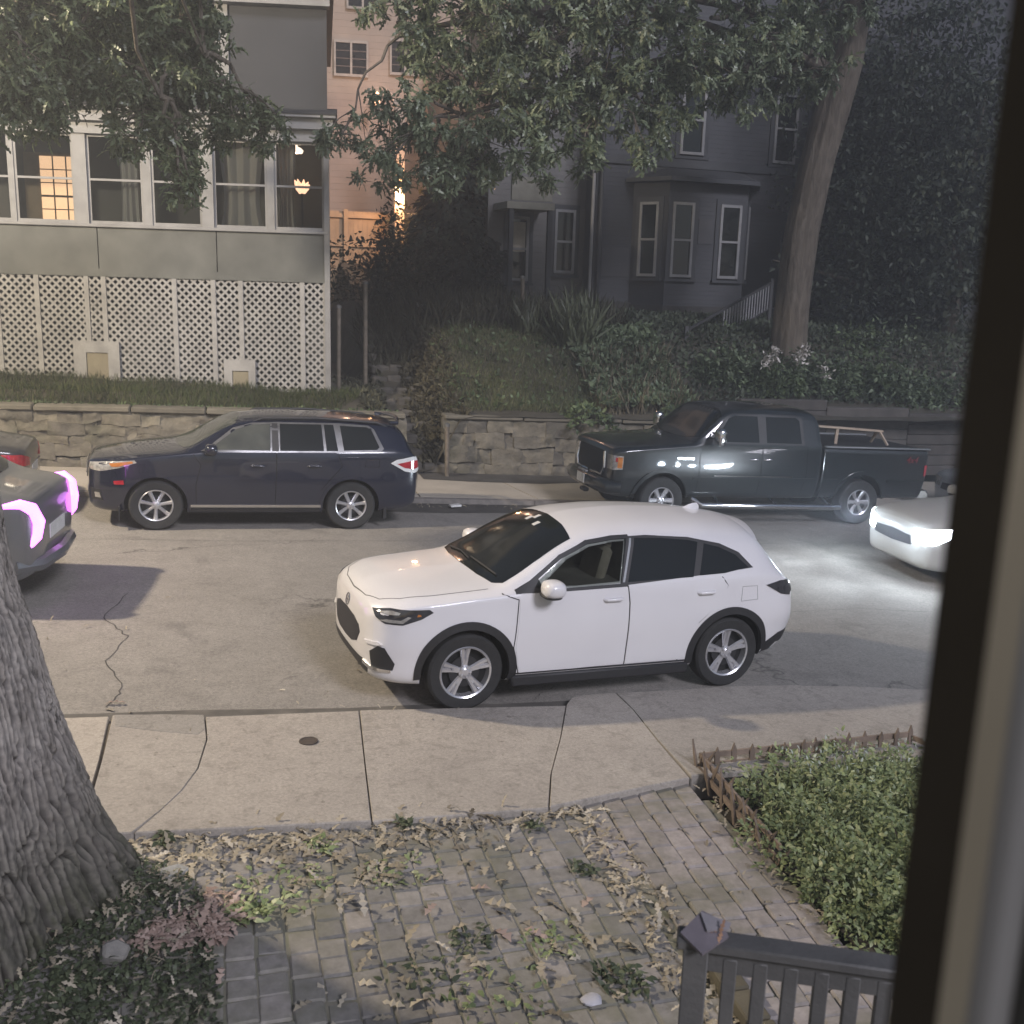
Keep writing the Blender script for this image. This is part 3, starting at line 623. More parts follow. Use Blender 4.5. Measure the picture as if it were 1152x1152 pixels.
        bm = BM(); blob(bm, (.925, s*1.20, 1.56), (.012, .095, .13), 3.2); mk('mirror_glass', bm, M['carglass'], mo)
    # lettering on the bed side, front grille frame, bumper
    cu = bpy.data.curves.new('t', 'FONT'); cu.body = '4x4'; cu.size = .17; cu.extrude = .004; cu.align_x = 'CENTER'; cu.shear = .25
    to = bpy.data.objects.new('t', cu); COL.objects.link(to); dg = bpy.context.evaluated_depsgraph_get()
    me = bpy.data.meshes.new_from_object(to.evaluated_get(dg)); bpy.data.objects.remove(to)
    me.transform(Matrix.Translation((4.98, -.994, 1.16)) @ Matrix.Rotation(R(90), 4, 'X')); me.materials.clear(); me.materials.append(mat('faded_red', (.20, .035, .04), (.14, .02, .03), 20, .5))
    link(bpy.data.objects.new('lettering', me), bb)
    bm = BM(); gz_ = [(-.60, 1.19), (-.62, .90), (-.50, .76), (.50, .76), (.62, .90), (.60, 1.19)]
    f = lambda y, z: bv.ray_cast(Vector((-3, y, z)), Vector((1, 0, 0)))[0]+Vector((-.02, 0, 0))
    mk('grille', decal(bv, [(-2, y, z) for y, z in gz_], (1, 0, 0), .008, .1), M['dark_gap'], r, 30)
    for s in (-1, 1):
        tube(bm, [f(s*.58, 1.19), f(s*.615, .92), f(s*.52, .78), f(s*.05, .77)], .03, 8)
    mk('grille_frame', bm, M['chrome'], r)
    bm = BM(); tube(bm, [(-.76, -.95, .62), (-.92, -.86, .62), (-.99, -.5, .62), (-1.01, 0, .62), (-.99, .5, .62), (-.92, .86, .62), (-.76, .95, .62)], [.10, .125, .13, .13, .13, .125, .10], 10)
    bo = mk('bumper', bm, P, r)
    bm = BM(); box(bm, (-1.155, -.10, .66), (.012, .32, .16), bev=.003); mk('licence_plate', bm, M['white_plate'], bo)
    bm = BM(); box(bm, (-1.12, -.10, .79), (.05, .36, .035), bev=.01); mk('plate_bracket', bm, M['silver_paint'], bo)
    bm = BM(); box(bm, (-1.11, -.2, .47), (.10, .22, .07), bev=.02); mk('tow_hook', bm, M['plastic'], bo)
    bm = BM(); tube(bm, [(5.36, -.95, .55), (5.47, -.85, .55), (5.49, 0, .55), (5.47, .85, .55), (5.36, .95, .55)], .09, 10); mk('rear_bumper', bm, M['chrome'], bb)
    ws = [(.50, 0), (.56, .5), (.66, .85), (.72, .85), (1.08, .79), (1.16, .5), (1.19, 0)]
    mk('windshield', decal(bv, [(x, y, 3) for x, y in ws] + [(x, -y, 3) for x, y in ws[-2:0:-1]], (0, 0, -1), .005, .08), M['carglass'], r, 30)
    bm = BM(); rgl = [(0, 1.88), (.66, 1.85), (.74, 1.47), (0, 1.46)]
    mk('rear_window', decal(bv, [(6, y, z) for y, z in rgl] + [(6, -y, z) for y, z in rgl[-2:0:-1]], (-1, 0, 0), .005, .1), M['carglass'], r, 30)
    return r
TR = pickup()
# pale timber trestle lying across the cargo bed
def trestle():
    o = TR.matrix_basis
    Mx = Matrix.Translation(TR.location) @ TR.rotation_euler.to_matrix().to_4x4()
    t = empty('trestle', Mx @ Vector((3.3, -.35, 1.41)), TR.rotation_euler); tag(t, 'pale wooden trestle lying in the open bed of the dark pickup', 'trestle')
    w = mat('pale_wood', (.42, .33, .25), (.3, .24, .18), 6, .7)
    bm = BM(); bar(bm, (0, 0, .30), (1.45, .05, .24), .16, .035, bev=.006); mk('top_board', bm, w, t)
    for a, b in (((.45, -.02, .28), (.30, -.22, .0)), ((.45, .02, .28), (.60, .22, .0)), ((1.38, .0, .24), (1.46, -.18, .0)), ((1.38, .06, .24), (1.40, .24, .0))):
        bm = BM(); bar(bm, a, b, .05, .035, bev=.004); mk('leg', bm, w, t)
trestle()

# ---- plain saloon used for the cars that are only partly in the picture
T_S = [(-.92,.42,.30,.36,.52,.34,.66,.26,.70,.71),(-.88,.28,.56,.62,.52,.60,.73,.50,.78,.80),(-.78,.22,.72,.78,.55,.76,.78,.62,.83,.86),(-.5,.20,.82,.87,.58,.85,.84,.68,.89,.93),(0,.20,.85,.90,.60,.87,.89,.70,.95,.99),
 (.5,.20,.86,.905,.62,.875,.93,.70,1.0,1.03),(.75,.20,.86,.905,.62,.875,.95,.68,1.12,1.16),(1.1,.20,.86,.905,.62,.875,.96,.61,1.32,1.38),(1.4,.20,.86,.905,.62,.875,.965,.58,1.40,1.475),(2.0,.20,.86,.905,.62,.875,.97,.57,1.42,1.50),
 (2.5,.20,.86,.905,.62,.87,.98,.57,1.37,1.44),(2.9,.21,.86,.90,.63,.86,.985,.60,1.19,1.24),(3.2,.23,.85,.89,.63,.85,.985,.66,1.06,1.09),(3.5,.26,.81,.85,.63,.81,.965,.66,1.02,1.045),(3.66,.32,.70,.76,.62,.72,.92,.60,.98,1.0),(3.72,.42,.5,.56,.6,.54,.8,.45,.88,.89)]
def saloon(name, o, yaw, label, P, lamps=None, tails=None, rims='alloy'):
    r = car_root(name, o, yaw, label)
    b, bv = body_with_arches(T_S, P, r, [(0, .32, .37), (2.7, .32, .37)], .50)
    for x in (0, 2.7):
        for s in (-1, 1): wheel(r, x, s*.775, s, .32, .21, .20, 'seven', M[rims])
    for s in (-1, 1):
        fr = [(.70, .985), (.82, 1.08), (1.10, 1.28), (1.35, 1.36), (1.62, 1.385), (1.62, .99)]; re = [(1.69, .99), (1.69, 1.39), (2.1, 1.38), (2.42, 1.32), (2.80, 1.10), (2.78, 1.01)]
        d1 = panel(bv, [(.62, .30), (.56, .6), (.62, .965), (1.65, .975), (1.65, .30)], s, P, r, 'door'); d2 = panel(bv, [(1.665, .30), (1.665, .975), (2.62, .985), (2.5, .75), (2.3, .5), (2.26, .30)], s, P, r, 'door')
        mk('window', decal(bv, side(fr, s), (0, -s, 0), .006, .08), M['carglass'], d1, 30); mk('window', decal(bv, side(re, s), (0, -s, 0), .006, .08), M['carglass'], d2, 30)
        handle(d1, bv, 1.48, .85, s, P); handle(d2, bv, 2.5, .87, s, P)
        mirror(r, .78, s*.88, 1.0, s, P, M['plastic'])
        L = lambda p: [(x, s*y, z) for x, y, z in p]
        mk('headlight', decal(bv, L([(-.88, .44, .73), (-.78, .70, .77), (-.46, .83, .82), (-.54, .82, .68), (-.74, .74, .58), (-.87, .48, .56)]), Vector((.7, -s*.7, 0)), .008, .05), lamps or M['lampclear'], r, 30)
        if tails is None:
            mk('tail_light', decal(bv, L([(3.40, .84, .93), (3.62, .72, .92), (3.72, .45, .84), (3.72, .48, .74), (3.6, .74, .76), (3.42, .84, .80)]), Vector((-.7, -s*.7, 0)), .008, .05), M['red'], r, 30)
        else:
            bm = BM()                                                    # C-shaped lit tube on the rear corner
            pts = [(3.42, .82, .96), (3.58, .755, .975), (3.675, .68, .92), (3.71, .62, .80), (3.69, .64, .68), (3.62, .71, .59), (3.53, .775, .55)]
            tube(bm, [Vector((x, s*y, z)) for x, y, z in pts], [.02, .045, .065, .075, .07, .05, .025], 10)
            mk('tail_light', bm, tails, r)
    ws = [(.52, 0), (.56, .4), (.66, .66), (1.06, .60), (1.26, .55), (1.33, 0)]
    mk('windshield', decal(bv, [(x, y, 3) for x, y in ws] + [(x, -y, 3) for x, y in ws[-2:0:-1]], (0, 0, -1), .005, .08), M['carglass'], r, 30)
    rw = [(2.50, 0), (2.53, .5), (3.0, .58), (3.12, .3), (3.14, 0)]
    mk('rear_window', decal(bv, [(x, y, 3) for x, y in rw] + [(x, -y, 3) for x, y in rw[-2:0:-1]], (0, 0, -1), .005, .08), M['carglass'], r, 30)
    gr = [(0, .66), (.42, .64), (.46, .52), (0, .50)]
    mk('grille', decal(bv, [(-2, y, z) for y, z in gr] + [(-2, -y, z) for y, z in gr[-2:0:-1]], (1, 0, 0), .006, .08), M['plastic'], r, 30)
    pl = [(-.26, .70), (.26, .70), (.26, .57), (-.26, .57)]
    mk('licence_plate', decal(bv, [(6, y, z) for y, z in pl], (-1, 0, 0), .008, .1), M['white_plate'], r, 30)
    bm = BM(); tube(bm, [(3.52, -.80, .42), (3.70, -.55, .40), (3.76, 0, .40), (3.70, .55, .40), (3.52, .80, .42)], .07, 8); mk('bumper', bm, P, r)
    return r
LIT = emit('lit_headlight', (.80, .90, 1.0), 60); TAIL = emit('lit_tail_light', (.78, .16, 1.0), 2.2)
mv = saloon('moving_car', (-5.80, 12.62), -.10, 'grey car driving away at the left edge with glowing magenta C-shaped tail lights', M['grey_paint'], tails=TAIL); mv.scale = (1, 1.12, 1.2)
oc = saloon('moving_car', (10.1, 12.95), -.02, 'pale oncoming car with glaring white headlights beside the pickup', M['cream_paint'], lamps=LIT); oc.scale = (1, 1, 1.08)
saloon('parked_car', (at(26, 505, 16.0).x-3.72, 16.5), .04, 'black car parked ahead of the dark blue SUV, only its tail in view', M['black_paint'])
saloon('parked_car', (14.25, 17.0), .05, 'silver car parked behind the dark pickup, only its nose in view', M['silver_paint'])
for s in (-1, 1):
    l = bpy.data.lights.new('headlight_beam', 'SPOT'); l.energy = 150; l.color = (.78, .88, 1.0); l.spot_size = R(85); l.spot_blend = .9; l.shadow_soft_size = .06
    o = link(bpy.data.objects.new('headlight_beam', l), oc); o.location = (-.98, s*.66, .70); o.rotation_euler = (R(88), 0, R(90+0*s))
    l = bpy.data.lights.new('headlight_bulb', 'POINT'); l.energy = 12; l.color = (.72, .85, 1.0); l.shadow_soft_size = .07; o = link(bpy.data.objects.new('headlight_bulb', l), oc); o.location = (-1.28, s*.60, .72)
    l = bpy.data.lights.new('tail_bulb', 'POINT'); l.energy = .3; l.color = (.75, .25, 1.0); l.shadow_soft_size = .08; o = link(bpy.data.objects.new('tail_bulb', l), mv); o.location = (3.86, s*.66, .80)
# ------------------------------------------------------------------ street surfaces
def asphalt():
    t = NT('asphalt'); 
    big = t.noise(.35, 5, .6); fine = t.noise(90, 3, .7); mid = t.noise(3.5, 6, .65)
    c = t.ramp(big, (.3, (.218, .205, .185)), (.7, (.258, .243, .222)))
    c = t.mix(.28, c, t.ramp(mid, (.3, (.45, .45, .45)), (.7, (1.15, 1.15, 1.15))), 'MULTIPLY')
    c = t.mix(.55, c, t.ramp(fine, (.25, (.35, .35, .35)), (.75, (1.5, 1.5, 1.5))), 'MULTIPLY')
    v = t.n('TexVoronoi', feature='DISTANCE_TO_EDGE'); v.inputs['Scale'].default_value = .33
    mp = t.n('Mapping'); mp.inputs['Scale'].default_value = (.55, 1.0, 1.0); t.l(t.O, mp.inputs[0])
    ns = t.n('TexNoise'); ns.inputs['Scale'].default_value = 1.6; ns.inputs['Detail'].default_value = 6; t.l(t.O, ns.inputs['Vector'])
    ad = t.n('VectorMath', operation='ADD'); sc = t.n('VectorMath', operation='SCALE'); sc.inputs['Scale'].default_value = .9; t.l(ns.outputs['Color'], sc.inputs[0]); t.l(mp.outputs[0], ad.inputs[0]); t.l(sc.outputs[0], ad.inputs[1]); t.l(ad.outputs[0], v.inputs['Vector'])
    cr = t.ramp(v.outputs['Distance'], (.0, (.42, .42, .42)), (.006, (1, 1, 1)))
    c = t.mix(t.ramp(t.noise(.25, 2), (.46, (0, 0, 0)), (.58, (1, 1, 1))), c, t.mix(1.0, c, cr, 'MULTIPLY'))
    gr = t.noise(28, 2, .9); c = t.mix(.5, c, t.ramp(gr, (.3, (.55, .55, .56)), (.5, (1, 1, 1)), (.7, (1.35, 1.33, 1.3))), 'MULTIPLY')
    oil = t.noise(.8, 4, .6, dist=1.0); c = t.mix(.6, c, t.ramp(oil, (.30, (.62, .62, .63)), (.42, (1, 1, 1))), 'MULTIPLY')
    t.col(c); t.setp(Roughness=.86); t.b.inputs['Specular IOR Level'].default_value = .3
    t.bump(fine, .35, .006); return t.m
def concrete(name, c1, c2, st=.55):
    t = NT(name); c = t.ramp(t.noise(.9, 6, .65), (.28, c2), (.7, c1))
    c = t.mix(.6, c, t.ramp(t.noise(40, 3, .85), (.28, (.55, .55, .55)), (.72, (1.3, 1.3, 1.3))), 'MULTIPLY'); sp = t.noise(16, 2, .5); c = t.mix(.8, c, t.ramp(sp, (.22, (.5, .48, .45)), (.30, (1, 1, 1))), 'MULTIPLY')
    c = t.mix(.55, c, t.ramp(t.noise(9, 6, .7, dist=.6), (.36, (st, st, st*.97)), (.5, (1, 1, 1))), 'MULTIPLY')
    g = t.n('NewGeometry').outputs['Random Per Island']; c = t.mix(1.0, c, t.ramp(g, (0, (.88, .88, .88)), (1, (1.08, 1.07, 1.05))), 'MULTIPLY')
    t.col(c); t.setp(Roughness=.85); t.b.inputs['Specular IOR Level'].default_value = .3; t.bump(t.noise(60, 4, .7), .3, .006); return t.m
M['asphalt'] = asphalt(); M['walk'] = concrete('sidewalk_concrete', (.385, .355, .315), (.30, .275, .245), .62); M['soil'] = mat('dark_soil', (.05, .042, .033), (.03, .026, .02), 6, .95, bump=.5, bscale=25)
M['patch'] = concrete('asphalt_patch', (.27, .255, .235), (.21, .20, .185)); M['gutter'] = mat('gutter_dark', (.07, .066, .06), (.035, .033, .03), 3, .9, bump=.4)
FZ = lambda x, y: SL*x
def sheet(name, poly, z, m):
    bm = BM(); f = bm.faces.new([bm.verts.new((x, y, z+SL*x)) for x, y in poly]); return struct(mk(name, bm, m))
# one base sheet out to the horizon, then the road
bm = BM(); 
V = [bm.verts.new(p) for p in ((-400, -400, -18), (400, -400, -22), (400, -4, -18), (-400, -4, 15), (-400, 700, 15), (400, 700, -18))]
bm.free()
sheet('ground', [(-60, -6), (70, -6), (70, 120), (-60, 120)], -.16, M['soil'])
sheet('road', [(-60, 8.2), (70, 8.2), (70, 17.75), (-60, 17.75)], 0, M['asphalt'])
for pts in ([(3.55, 9.9), (3.2, 9.4), (2.95, 9.05), (2.62, 8.75), (2.5, 8.6)], [(-1.35, 12.1), (-1.5, 11.2), (-1.2, 10.6), (-1.32, 9.9), (-1.1, 9.2), (-1.2, 8.7)], [(4.9, 11.4), (6.2, 11.1), (7.6, 11.3), (9.2, 11.0)], [(-6, 14.6), (-3, 14.7), (0, 14.62), (3, 14.75), (6, 14.7), (9, 14.8)]):
    r_ = random.Random(len(pts)*7); fine = []
    for a, b in zip(pts, pts[1:]):
        for k in range(7): fine.append((a[0]+(b[0]-a[0])*k/7+r_.uniform(-.018, .018), a[1]+(b[1]-a[1])*k/7+r_.uniform(-.018, .018)))
    bm = BM(); L_ = [bm.verts.new((x-.003-r_.uniform(0, .005), y-.002-r_.uniform(0, .003), SL*x+.004)) for x, y in fine]; R_ = [bm.verts.new((x+.003+r_.uniform(0, .005), y+.002, SL*x+.004)) for x, y in fine]
    for k in range(len(fine)-1): bm.faces.new((L_[k], R_[k], R_[k+1], L_[k+1]))
    bmesh.ops.recalc_face_normals(bm, faces=bm.faces); struct(mk('road_crack', bm, M['gutter']))
# near sidewalk: separate slabs with open joints
rngs = random.Random(3)
J = [[(-3.2, 8.47), (-3.2, 6.5)], [(-1.12, 8.47), (-1.10, 7.63), (-1.10, 7.17), (-1.11, 6.55)], [(-.38, 8.39), (-.35, 7.93), (-.40, 7.42), (-.49, 7.08), (-.62, 6.81), (-.77, 6.53)], [(.90, 8.41), (.83, 7.37), (.78, 6.50)],
     [(2.76, 8.36), (2.50, 7.69), (2.23, 7.06), (2.06, 6.54)], [(3.32, 8.60), (3.34, 8.19), (3.31, 7.53), (3.31, 6.86)], [(5.31, 8.67), (5.39, 8.01), (5.41, 7.0)], [(8.2, 8.5), (8.2, 7.0)], [(13, 8.5), (13, 7)]]
bm = BM()
for i, (a, b) in enumerate(zip(J, J[1:])):
    g = .005 if i != 1 else .014
    A = [(x+g, y) for x, y in a]; B = [(x-(.005 if i != 0 else .014), y) for x, y in b]
    mid = [(2.86, 8.52), (3.02, 8.57)] if i == 4 else ([(3.8, 8.62), (4.6, 8.68)] if i == 5 else ([(5.86, 8.61), (6.53, 8.46)] if i == 6 else []))
    dz = [(.05), (.055), (.05), (.05), (.06), (.07), (.06), (.06)][i]; tl = rngs.uniform(-.012, .012)
    poly = A[::-1] + mid + B
    prism(bm, poly, -.15, dz, lambda x, y, tl=tl: SL*x + (y-7.5)*tl)
bmesh.ops.bevel(bm, geom=[e for e in bm.edges if all(abs(f.normal.z) < 2 for f in e.link_faces)], offset=.008, segments=1, affect='EDGES', profile=.5, clamp_overlap=True)
bmesh.ops.recalc_face_normals(bm, faces=bm.faces); struct(mk('sidewalk', bm, M['walk'], smooth=False))
sheet('joint_dirt', [(-3.4, 6.57), (.78, 6.54), (2.06, 6.60), (3.31, 6.93), (5.4, 7.06), (12, 7.06), (12, 8.36), (-3.4, 8.36)], .026, mat('joint_dirt', (.11, .09, .065), (.06, .05, .035), 9, .95))
# asphalt patch at the kerb edge, iron valve cover
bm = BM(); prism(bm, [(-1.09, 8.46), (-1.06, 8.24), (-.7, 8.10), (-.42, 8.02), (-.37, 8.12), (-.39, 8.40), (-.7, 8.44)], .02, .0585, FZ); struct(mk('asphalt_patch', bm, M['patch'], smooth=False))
bm = BM(); c = gnd(347, 834, .05); lathe(bm, [(.075, 0), (.075, .012), (.062, .014), (.06, .009), (.001, .009)], 20, 'Z', (c.x, c.y, c.z-.004)); tag(mk('valve_cover', bm, mat('rusty_iron', (.07, .055, .045), rough=.7, bump=.4)), 'small round iron valve cover set in the sidewalk', 'valve cover')
# far sidewalk, gutter strip and kerb
bm = BM()
xs = [-60, -8, -5.2, -2.4, .3, 2.95, 4.85, 7.7, 10.6, 13.5, 70]
for a, b in zip(xs, xs[1:]): prism(bm, [(a+.012, 17.62), (b-.012+(.25 if b == 4.85 else 0), 17.62), (b-.012-(.25 if b == 4.85 else 0), 20.6), (a+.012-(.25 if a == 4.85 else 0), 20.6)] if a != 4.85 else [(a+.262, 17.62), (b-.012, 17.62), (b-.012, 20.6), (a-.238, 20.6)], -.15, .09, FZ)
bmesh.ops.recalc_face_normals(bm, faces=bm.faces); struct(mk('far_sidewalk', bm, mat('far_concrete', (.40, .36, .30), (.30, .27, .225), 1.2, .85, bump=.3), smooth=False))
bm = BM(); 
for a, b in zip(np.arange(-60, 70, 2.6), np.arange(-57.4, 72, 2.6)): prism(bm, [(a+.006, 17.45), (b-.006, 17.45), (b-.006, 17.605), (a+.006, 17.605)], -.15, .085, FZ)
bmesh.ops.recalc_face_normals(bm, faces=bm.faces); struct(mk('kerb', bm, mat('granite_kerb', (.22, .20, .18), (.13, .12, .11), 8, .8, bump=.4), smooth=False))
sheet('gutter_strip', [(1.9, 16.75), (3.2, 16.68), (5.2, 16.85), (5.9, 17.1), (6.0, 17.44), (1.9, 17.44)], .004, M['gutter'])  # darker strip of road surface along the far kerb
sheet('gutter_strip', [(-8, 8.20), (2.85, 8.20), (2.88, 8.58), (2.2, 8.56), (1.5, 8.60), (.8, 8.575), (.1, 8.61), (-.5, 8.64), (-1.2, 8.63), (-3, 8.66), (-8, 8.7)], .004, mat('near_gutter', (.13, .12, .105), (.06, .056, .05), 3, .9, bump=.4))
bm = BM(); box(bm, (gnd(512, 570, .03).x, gnd(512, 570, .03).y, gnd(512, 570, .03).z+.02), (.2, .12, .04), rz=.2, bev=.008); tag(mk('paper_scrap', bm, M['white_plate']), 'white paper scrap lying by the far kerb behind the dark blue SUV', 'litter')
# darker strip on the far sidewalk along the wall foot
sheet('wall_foot_strip', [(3.3, 19.3), (4.2, 19.15), (5.6, 19.1), (6.6, 19.35), (7.6, 19.9), (7.6, 20.4), (3.3, 20.4)], .095, M['gutter'])
# ------------------------------------------------------------------ paved yard: real setts
def setts(name, poly, ang, w, l, m, seed, base=.0):
    r_ = random.Random(seed); bm = BM(); c_, s_ = math.cos(ang), math.sin(ang)
    P = np.array(poly)
    for i in range(-40, 40):
        v = -9+r_.uniform(0, l)
        while v < 9:
            L = l*r_.uniform(.8, 1.2); cx_, cy_ = (i+.5)*w, v+L/2; v += L
            x = c_*cx_-s_*cy_+1.5; y = s_*cx_+c_*cy_+5.2
            if not poly_in(np.array([x]), np.array([y]), poly)[0]: continue
            x += r_.uniform(-.008, .008); y += r_.uniform(-.006, .006); box(bm, (x, y, SL*x+base+r_.uniform(-.006, .006)-.04), (w-r_.uniform(.002, .009), L-r_.uniform(.002, .010), .08), rz=ang+r_.uniform(-.05, .05), rx=r_.uniform(-.018, .018), ry=r_.uniform(-.018, .018), bev=.012)
    return struct(mk(name, bm, m, smooth=False))
def settmat(name, c1, c2, c3):
    t = NT(name); g = t.n('NewGeometry').outputs['Random Per Island']
    c = t.ramp(g, (0, c2), (.5, c1), (1, c3)); c = t.mix(.6, c, t.ramp(t.noise(14, 6, .7), (.3, (.5, .5, .5)), (.7, (1.25, 1.25, 1.25))), 'MULTIPLY')
    c = t.mix(t.ramp(t.noise(1.4, 5, .65), (.46, (0, 0, 0)), (.66, (.7, .7, .7))), c, (.13, .13, .085, 1))
    t.col(c); t.setp(Roughness=.85); t.b.inputs['Specular IOR Level'].default_value = .3; t.bump(t.noise(50, 4, .7), .4, .006); return t.m
M['sett'] = settmat('grey_setts', (.225, .215, .20), (.165, .16, .152), (.27, .25, .23)); M['sett2'] = settmat('rose_setts', (.285, .26, .245), (.235, .213, .20), (.32, .29, .275))
setts('paved_yard', [(-2.2, 1.5), (2.10, 1.5), (2.34, 4.4), (2.36, 6.70), (-.5, 6.62), (-2.2, 6.62)], .02, .168, .19, M['sett'], 5)
setts('paved_walk', [(2.18, 1.5), (3.30, 1.5), (3.36, 4.0), (3.34, 7.02), (2.30, 6.72), (2.40, 5.6), (2.34, 4.4)], -.035, .158, .205, M['sett2'], 9, .012)
setts('paved_walk', [(3.3, -2), (9, -2), (9, 3.6), (3.42, 4.2)], -.035, .158, .205, M['sett2'], 10, .012)
sheet('joint_sand', [(-2.2, 1.4), (3.36, 1.4), (3.36, 6.62), (-2.2, 6.5)], -.013, mat('joint_sand', (.20, .185, .145), (.12, .125, .085), 5, .95, bump=.5))
# ------------------------------------------------------------------ raised ground across the street
def smooth(a, b, t): t = min(1, max(0, (t-a)/(b-a))); return t*t*(3-2*t)
_a = at(0, 462, 19.6); _b = at(430, 472, 19.6)
def WZ(x): return _b.z+(_a.z-_b.z)/(_a.x-_b.x)*(x-_b.x)
def T(x, y):
    zw = WZ(x); zl = zw+.10+(1.37-.049*(x-1.69)-zw-.10)*smooth(20.05, 21.3, y-.176*(1.69-x)*smooth(20.6, 21.4, y))
    zp = -.05+max(0, y-19.9)*.50 if y < 24.6 else 2.3+(y-24.6)*.20
    zr = 1.08+smooth(20.2, 24.2, y)*1.65+max(0, y-24.2)*.10 - .02*(x-4)*(1 if x < 9 else .6)
    a = smooth(2.55, 3.05, x); b = smooth(3.50, 4.25, x)
    z = zl*(1-a)+zp*a; z = z*(1-b)+zr*b
    return z + .06*mnoise.noise((x*.8, y*.8, 0))+.02*mnoise.noise((x*3, y*3, 2))
bm = BM(); nx, ny = 170, 60; xs = np.linspace(-16, 30, nx); ys = np.concatenate([np.linspace(19.95, 27, 42), np.linspace(27.6, 60, 18)])
g = [[bm.verts.new((x, y, T(x, y))) for x in xs] for y in ys]
for j in range(len(ys)-1):
    for i in range(nx-1): bm.faces.new((g[j][i], g[j][i+1], g[j+1][i+1], g[j+1][i]))
t = NT('yard_soil'); c = t.ramp(t.noise(1.6, 6, .65), (.35, (.045, .040, .028)), (.6, (.075, .068, .05)), (.8, (.05, .065, .03))); t.col(c); t.setp(Roughness=.95); t.bump(t.noise(18, 5, .7), .7, .03)
struct(mk('terrain', bm, t.m))
# rough stone steps of the path between the houses
bm = BM(); r_ = random.Random(4)
for k in range(12):
    y = 20.0+k*.42; z = .14+k*.205
    n = 3; xs_ = [2.75, 3.1+r_.uniform(-.1, .1), 3.5+r_.uniform(-.1, .1), 3.95]
    for a, b in zip(xs_, xs_[1:]): box(bm, ((a+b)/2, y+.26+r_.uniform(-.03, .03), z-.09+r_.uniform(-.02, .02)), (b-a-.02, .56, .2), rz=r_.uniform(-.16, .16), rx=r_.uniform(-.08, .08), ry=r_.uniform(-.08, .08), bev=.04)
M['rough_stone'] = mat('rough_stone', (.105, .095, .08), (.055, .05, .042), 5, .9, bump=.8, bscale=14, island=.25)
struct(mk('path_steps', bm, M['rough_stone'], smooth=False))
# ------------------------------------------------------------------ stone walls
def stone_wall(name, x0, x1, y, zt0, zt1, label, seed, courses, cap):
    r_ = random.Random(seed); root = empty(name, ((x0+x1)/2, y, gz((x0+x1)/2)+.09)); tag(root, label, 'wall'); off = Vector(root.location)
    bm = BM()
    for c in range(courses):
        x = x0
        while x < x1-.02:
            L = min(r_.uniform(.18, .70), x1-x); f0, f1 = c/courses, (c+1)/courses
            xm = x+L/2; zb = gz(xm)+.05; zt = zt0+(zt1-zt0)*(xm-x0)/(x1-x0); h = zt-zb
            z0 = zb+h*f0+(r_.uniform(-.06, .06) if c else 0); z1 = zb+h*f1+r_.uniform(-.06, .06)*(c < courses-1)
            s = bmesh.ops.create_cube(bm, size=1.0)['verts']; dpt = .34+r_.uniform(-.05, .05)
            for v in s: v.co = Vector((xm+v.co.x*(L+.01), y+.2+v.co.y*dpt, (z0+z1)/2+v.co.z*(z1-z0+.012)))
            es = list({e for v in s for e in v.link_edges}); bmesh.ops.subdivide_edges(bm, edges=es, cuts=4, use_grid_fill=True)
            x += L
    for v in bm.verts:
        p = v.co; v.co = p + Vector((.05*mnoise.noise(p*4), .055*mnoise.noise(p*4+Vector((7, 0, 0)))+.05*mnoise.noise(p*9)+.02*mnoise.noise(p*22), .05*mnoise.noise(p*4+Vector((0, 9, 0)))))-off
    t = NT(name+'_stone'); gI = t.n('NewGeometry').outputs['Random Per Island']
    c = t.ramp(t.noise(3.2, 6, .7), (.3, (.105, .096, .076)), (.5, (.165, .152, .12)), (.72, (.225, .205, .16))); c = t.mix(1.0, c, t.ramp(gI, (0, (.65, .65, .68)), (1, (1.15, 1.12, 1.08))), 'MULTIPLY')
    c = t.mix(t.ramp(t.noise(1.1, 5, .7), (.5, (0, 0, 0)), (.7, (.7, .7, .7))), c, (.06, .062, .04, 1)); t.col(c); t.setp(Roughness=.9); t.bump(t.noise(22, 5, .7), .8, .02)
    mk('stones', bm, t.m, root, 50)
    bm = BM(); x = x0
    while x < x1-.02:
        L = min(r_.uniform(1.1, 2.3), x1-x); xm = x+L/2; zt = zt0+(zt1-zt0)*(xm-x0)/(x1-x0)
        box(bm, (xm-off.x, y+.2-off.y, zt+cap/2+.01-off.z), (L-.02, .46, cap), rz=r_.uniform(-.01, .01), ry=-math.atan2(zt1-zt0, x1-x0)+r_.uniform(-.01, .01), bev=.02); x += L
    mk('coping', bm, mat(name+'_cap', (.165, .15, .118), (.10, .092, .07), 4, .9, bump=.6, bscale=20, island=.2), root, smooth=False)
    bm = BM(); vs = []
    for x, zt in ((x0, zt0), (x1, zt1)): vs.append([(x-off.x, y+.085-off.y, gz(x)-off.z), (x-off.x, y+.085-off.y, zt-.03-off.z), (x-off.x, y+.36-off.y, zt-.03-off.z), (x-off.x, y+.36-off.y, gz(x)-off.z)])
    a = [bm.verts.new(p) for p in vs[0]]; b = [bm.verts.new(p) for p in vs[1]]
    for i in range(4): bm.faces.new((a[i], a[(i+1) % 4], b[(i+1) % 4], b[i]))
    mk('mortar', bm, mat(name+'_mortar', (.14, .125, .10), (.09, .08, .065), 9, .95, bump=.5), root)
a = at(0, 462, 19.6); b = at(430, 472, 19.6)
stone_wall('stone_wall', -14, 3.0, 19.6, b.z+(a.z-b.z)/(a.x-b.x)*(-14-b.x), b.z, 'long pale stone retaining wall below the latticed porch', 3, 5, .10)
a = at(500, 472, 20.0); b = at(660, 476, 20.0)
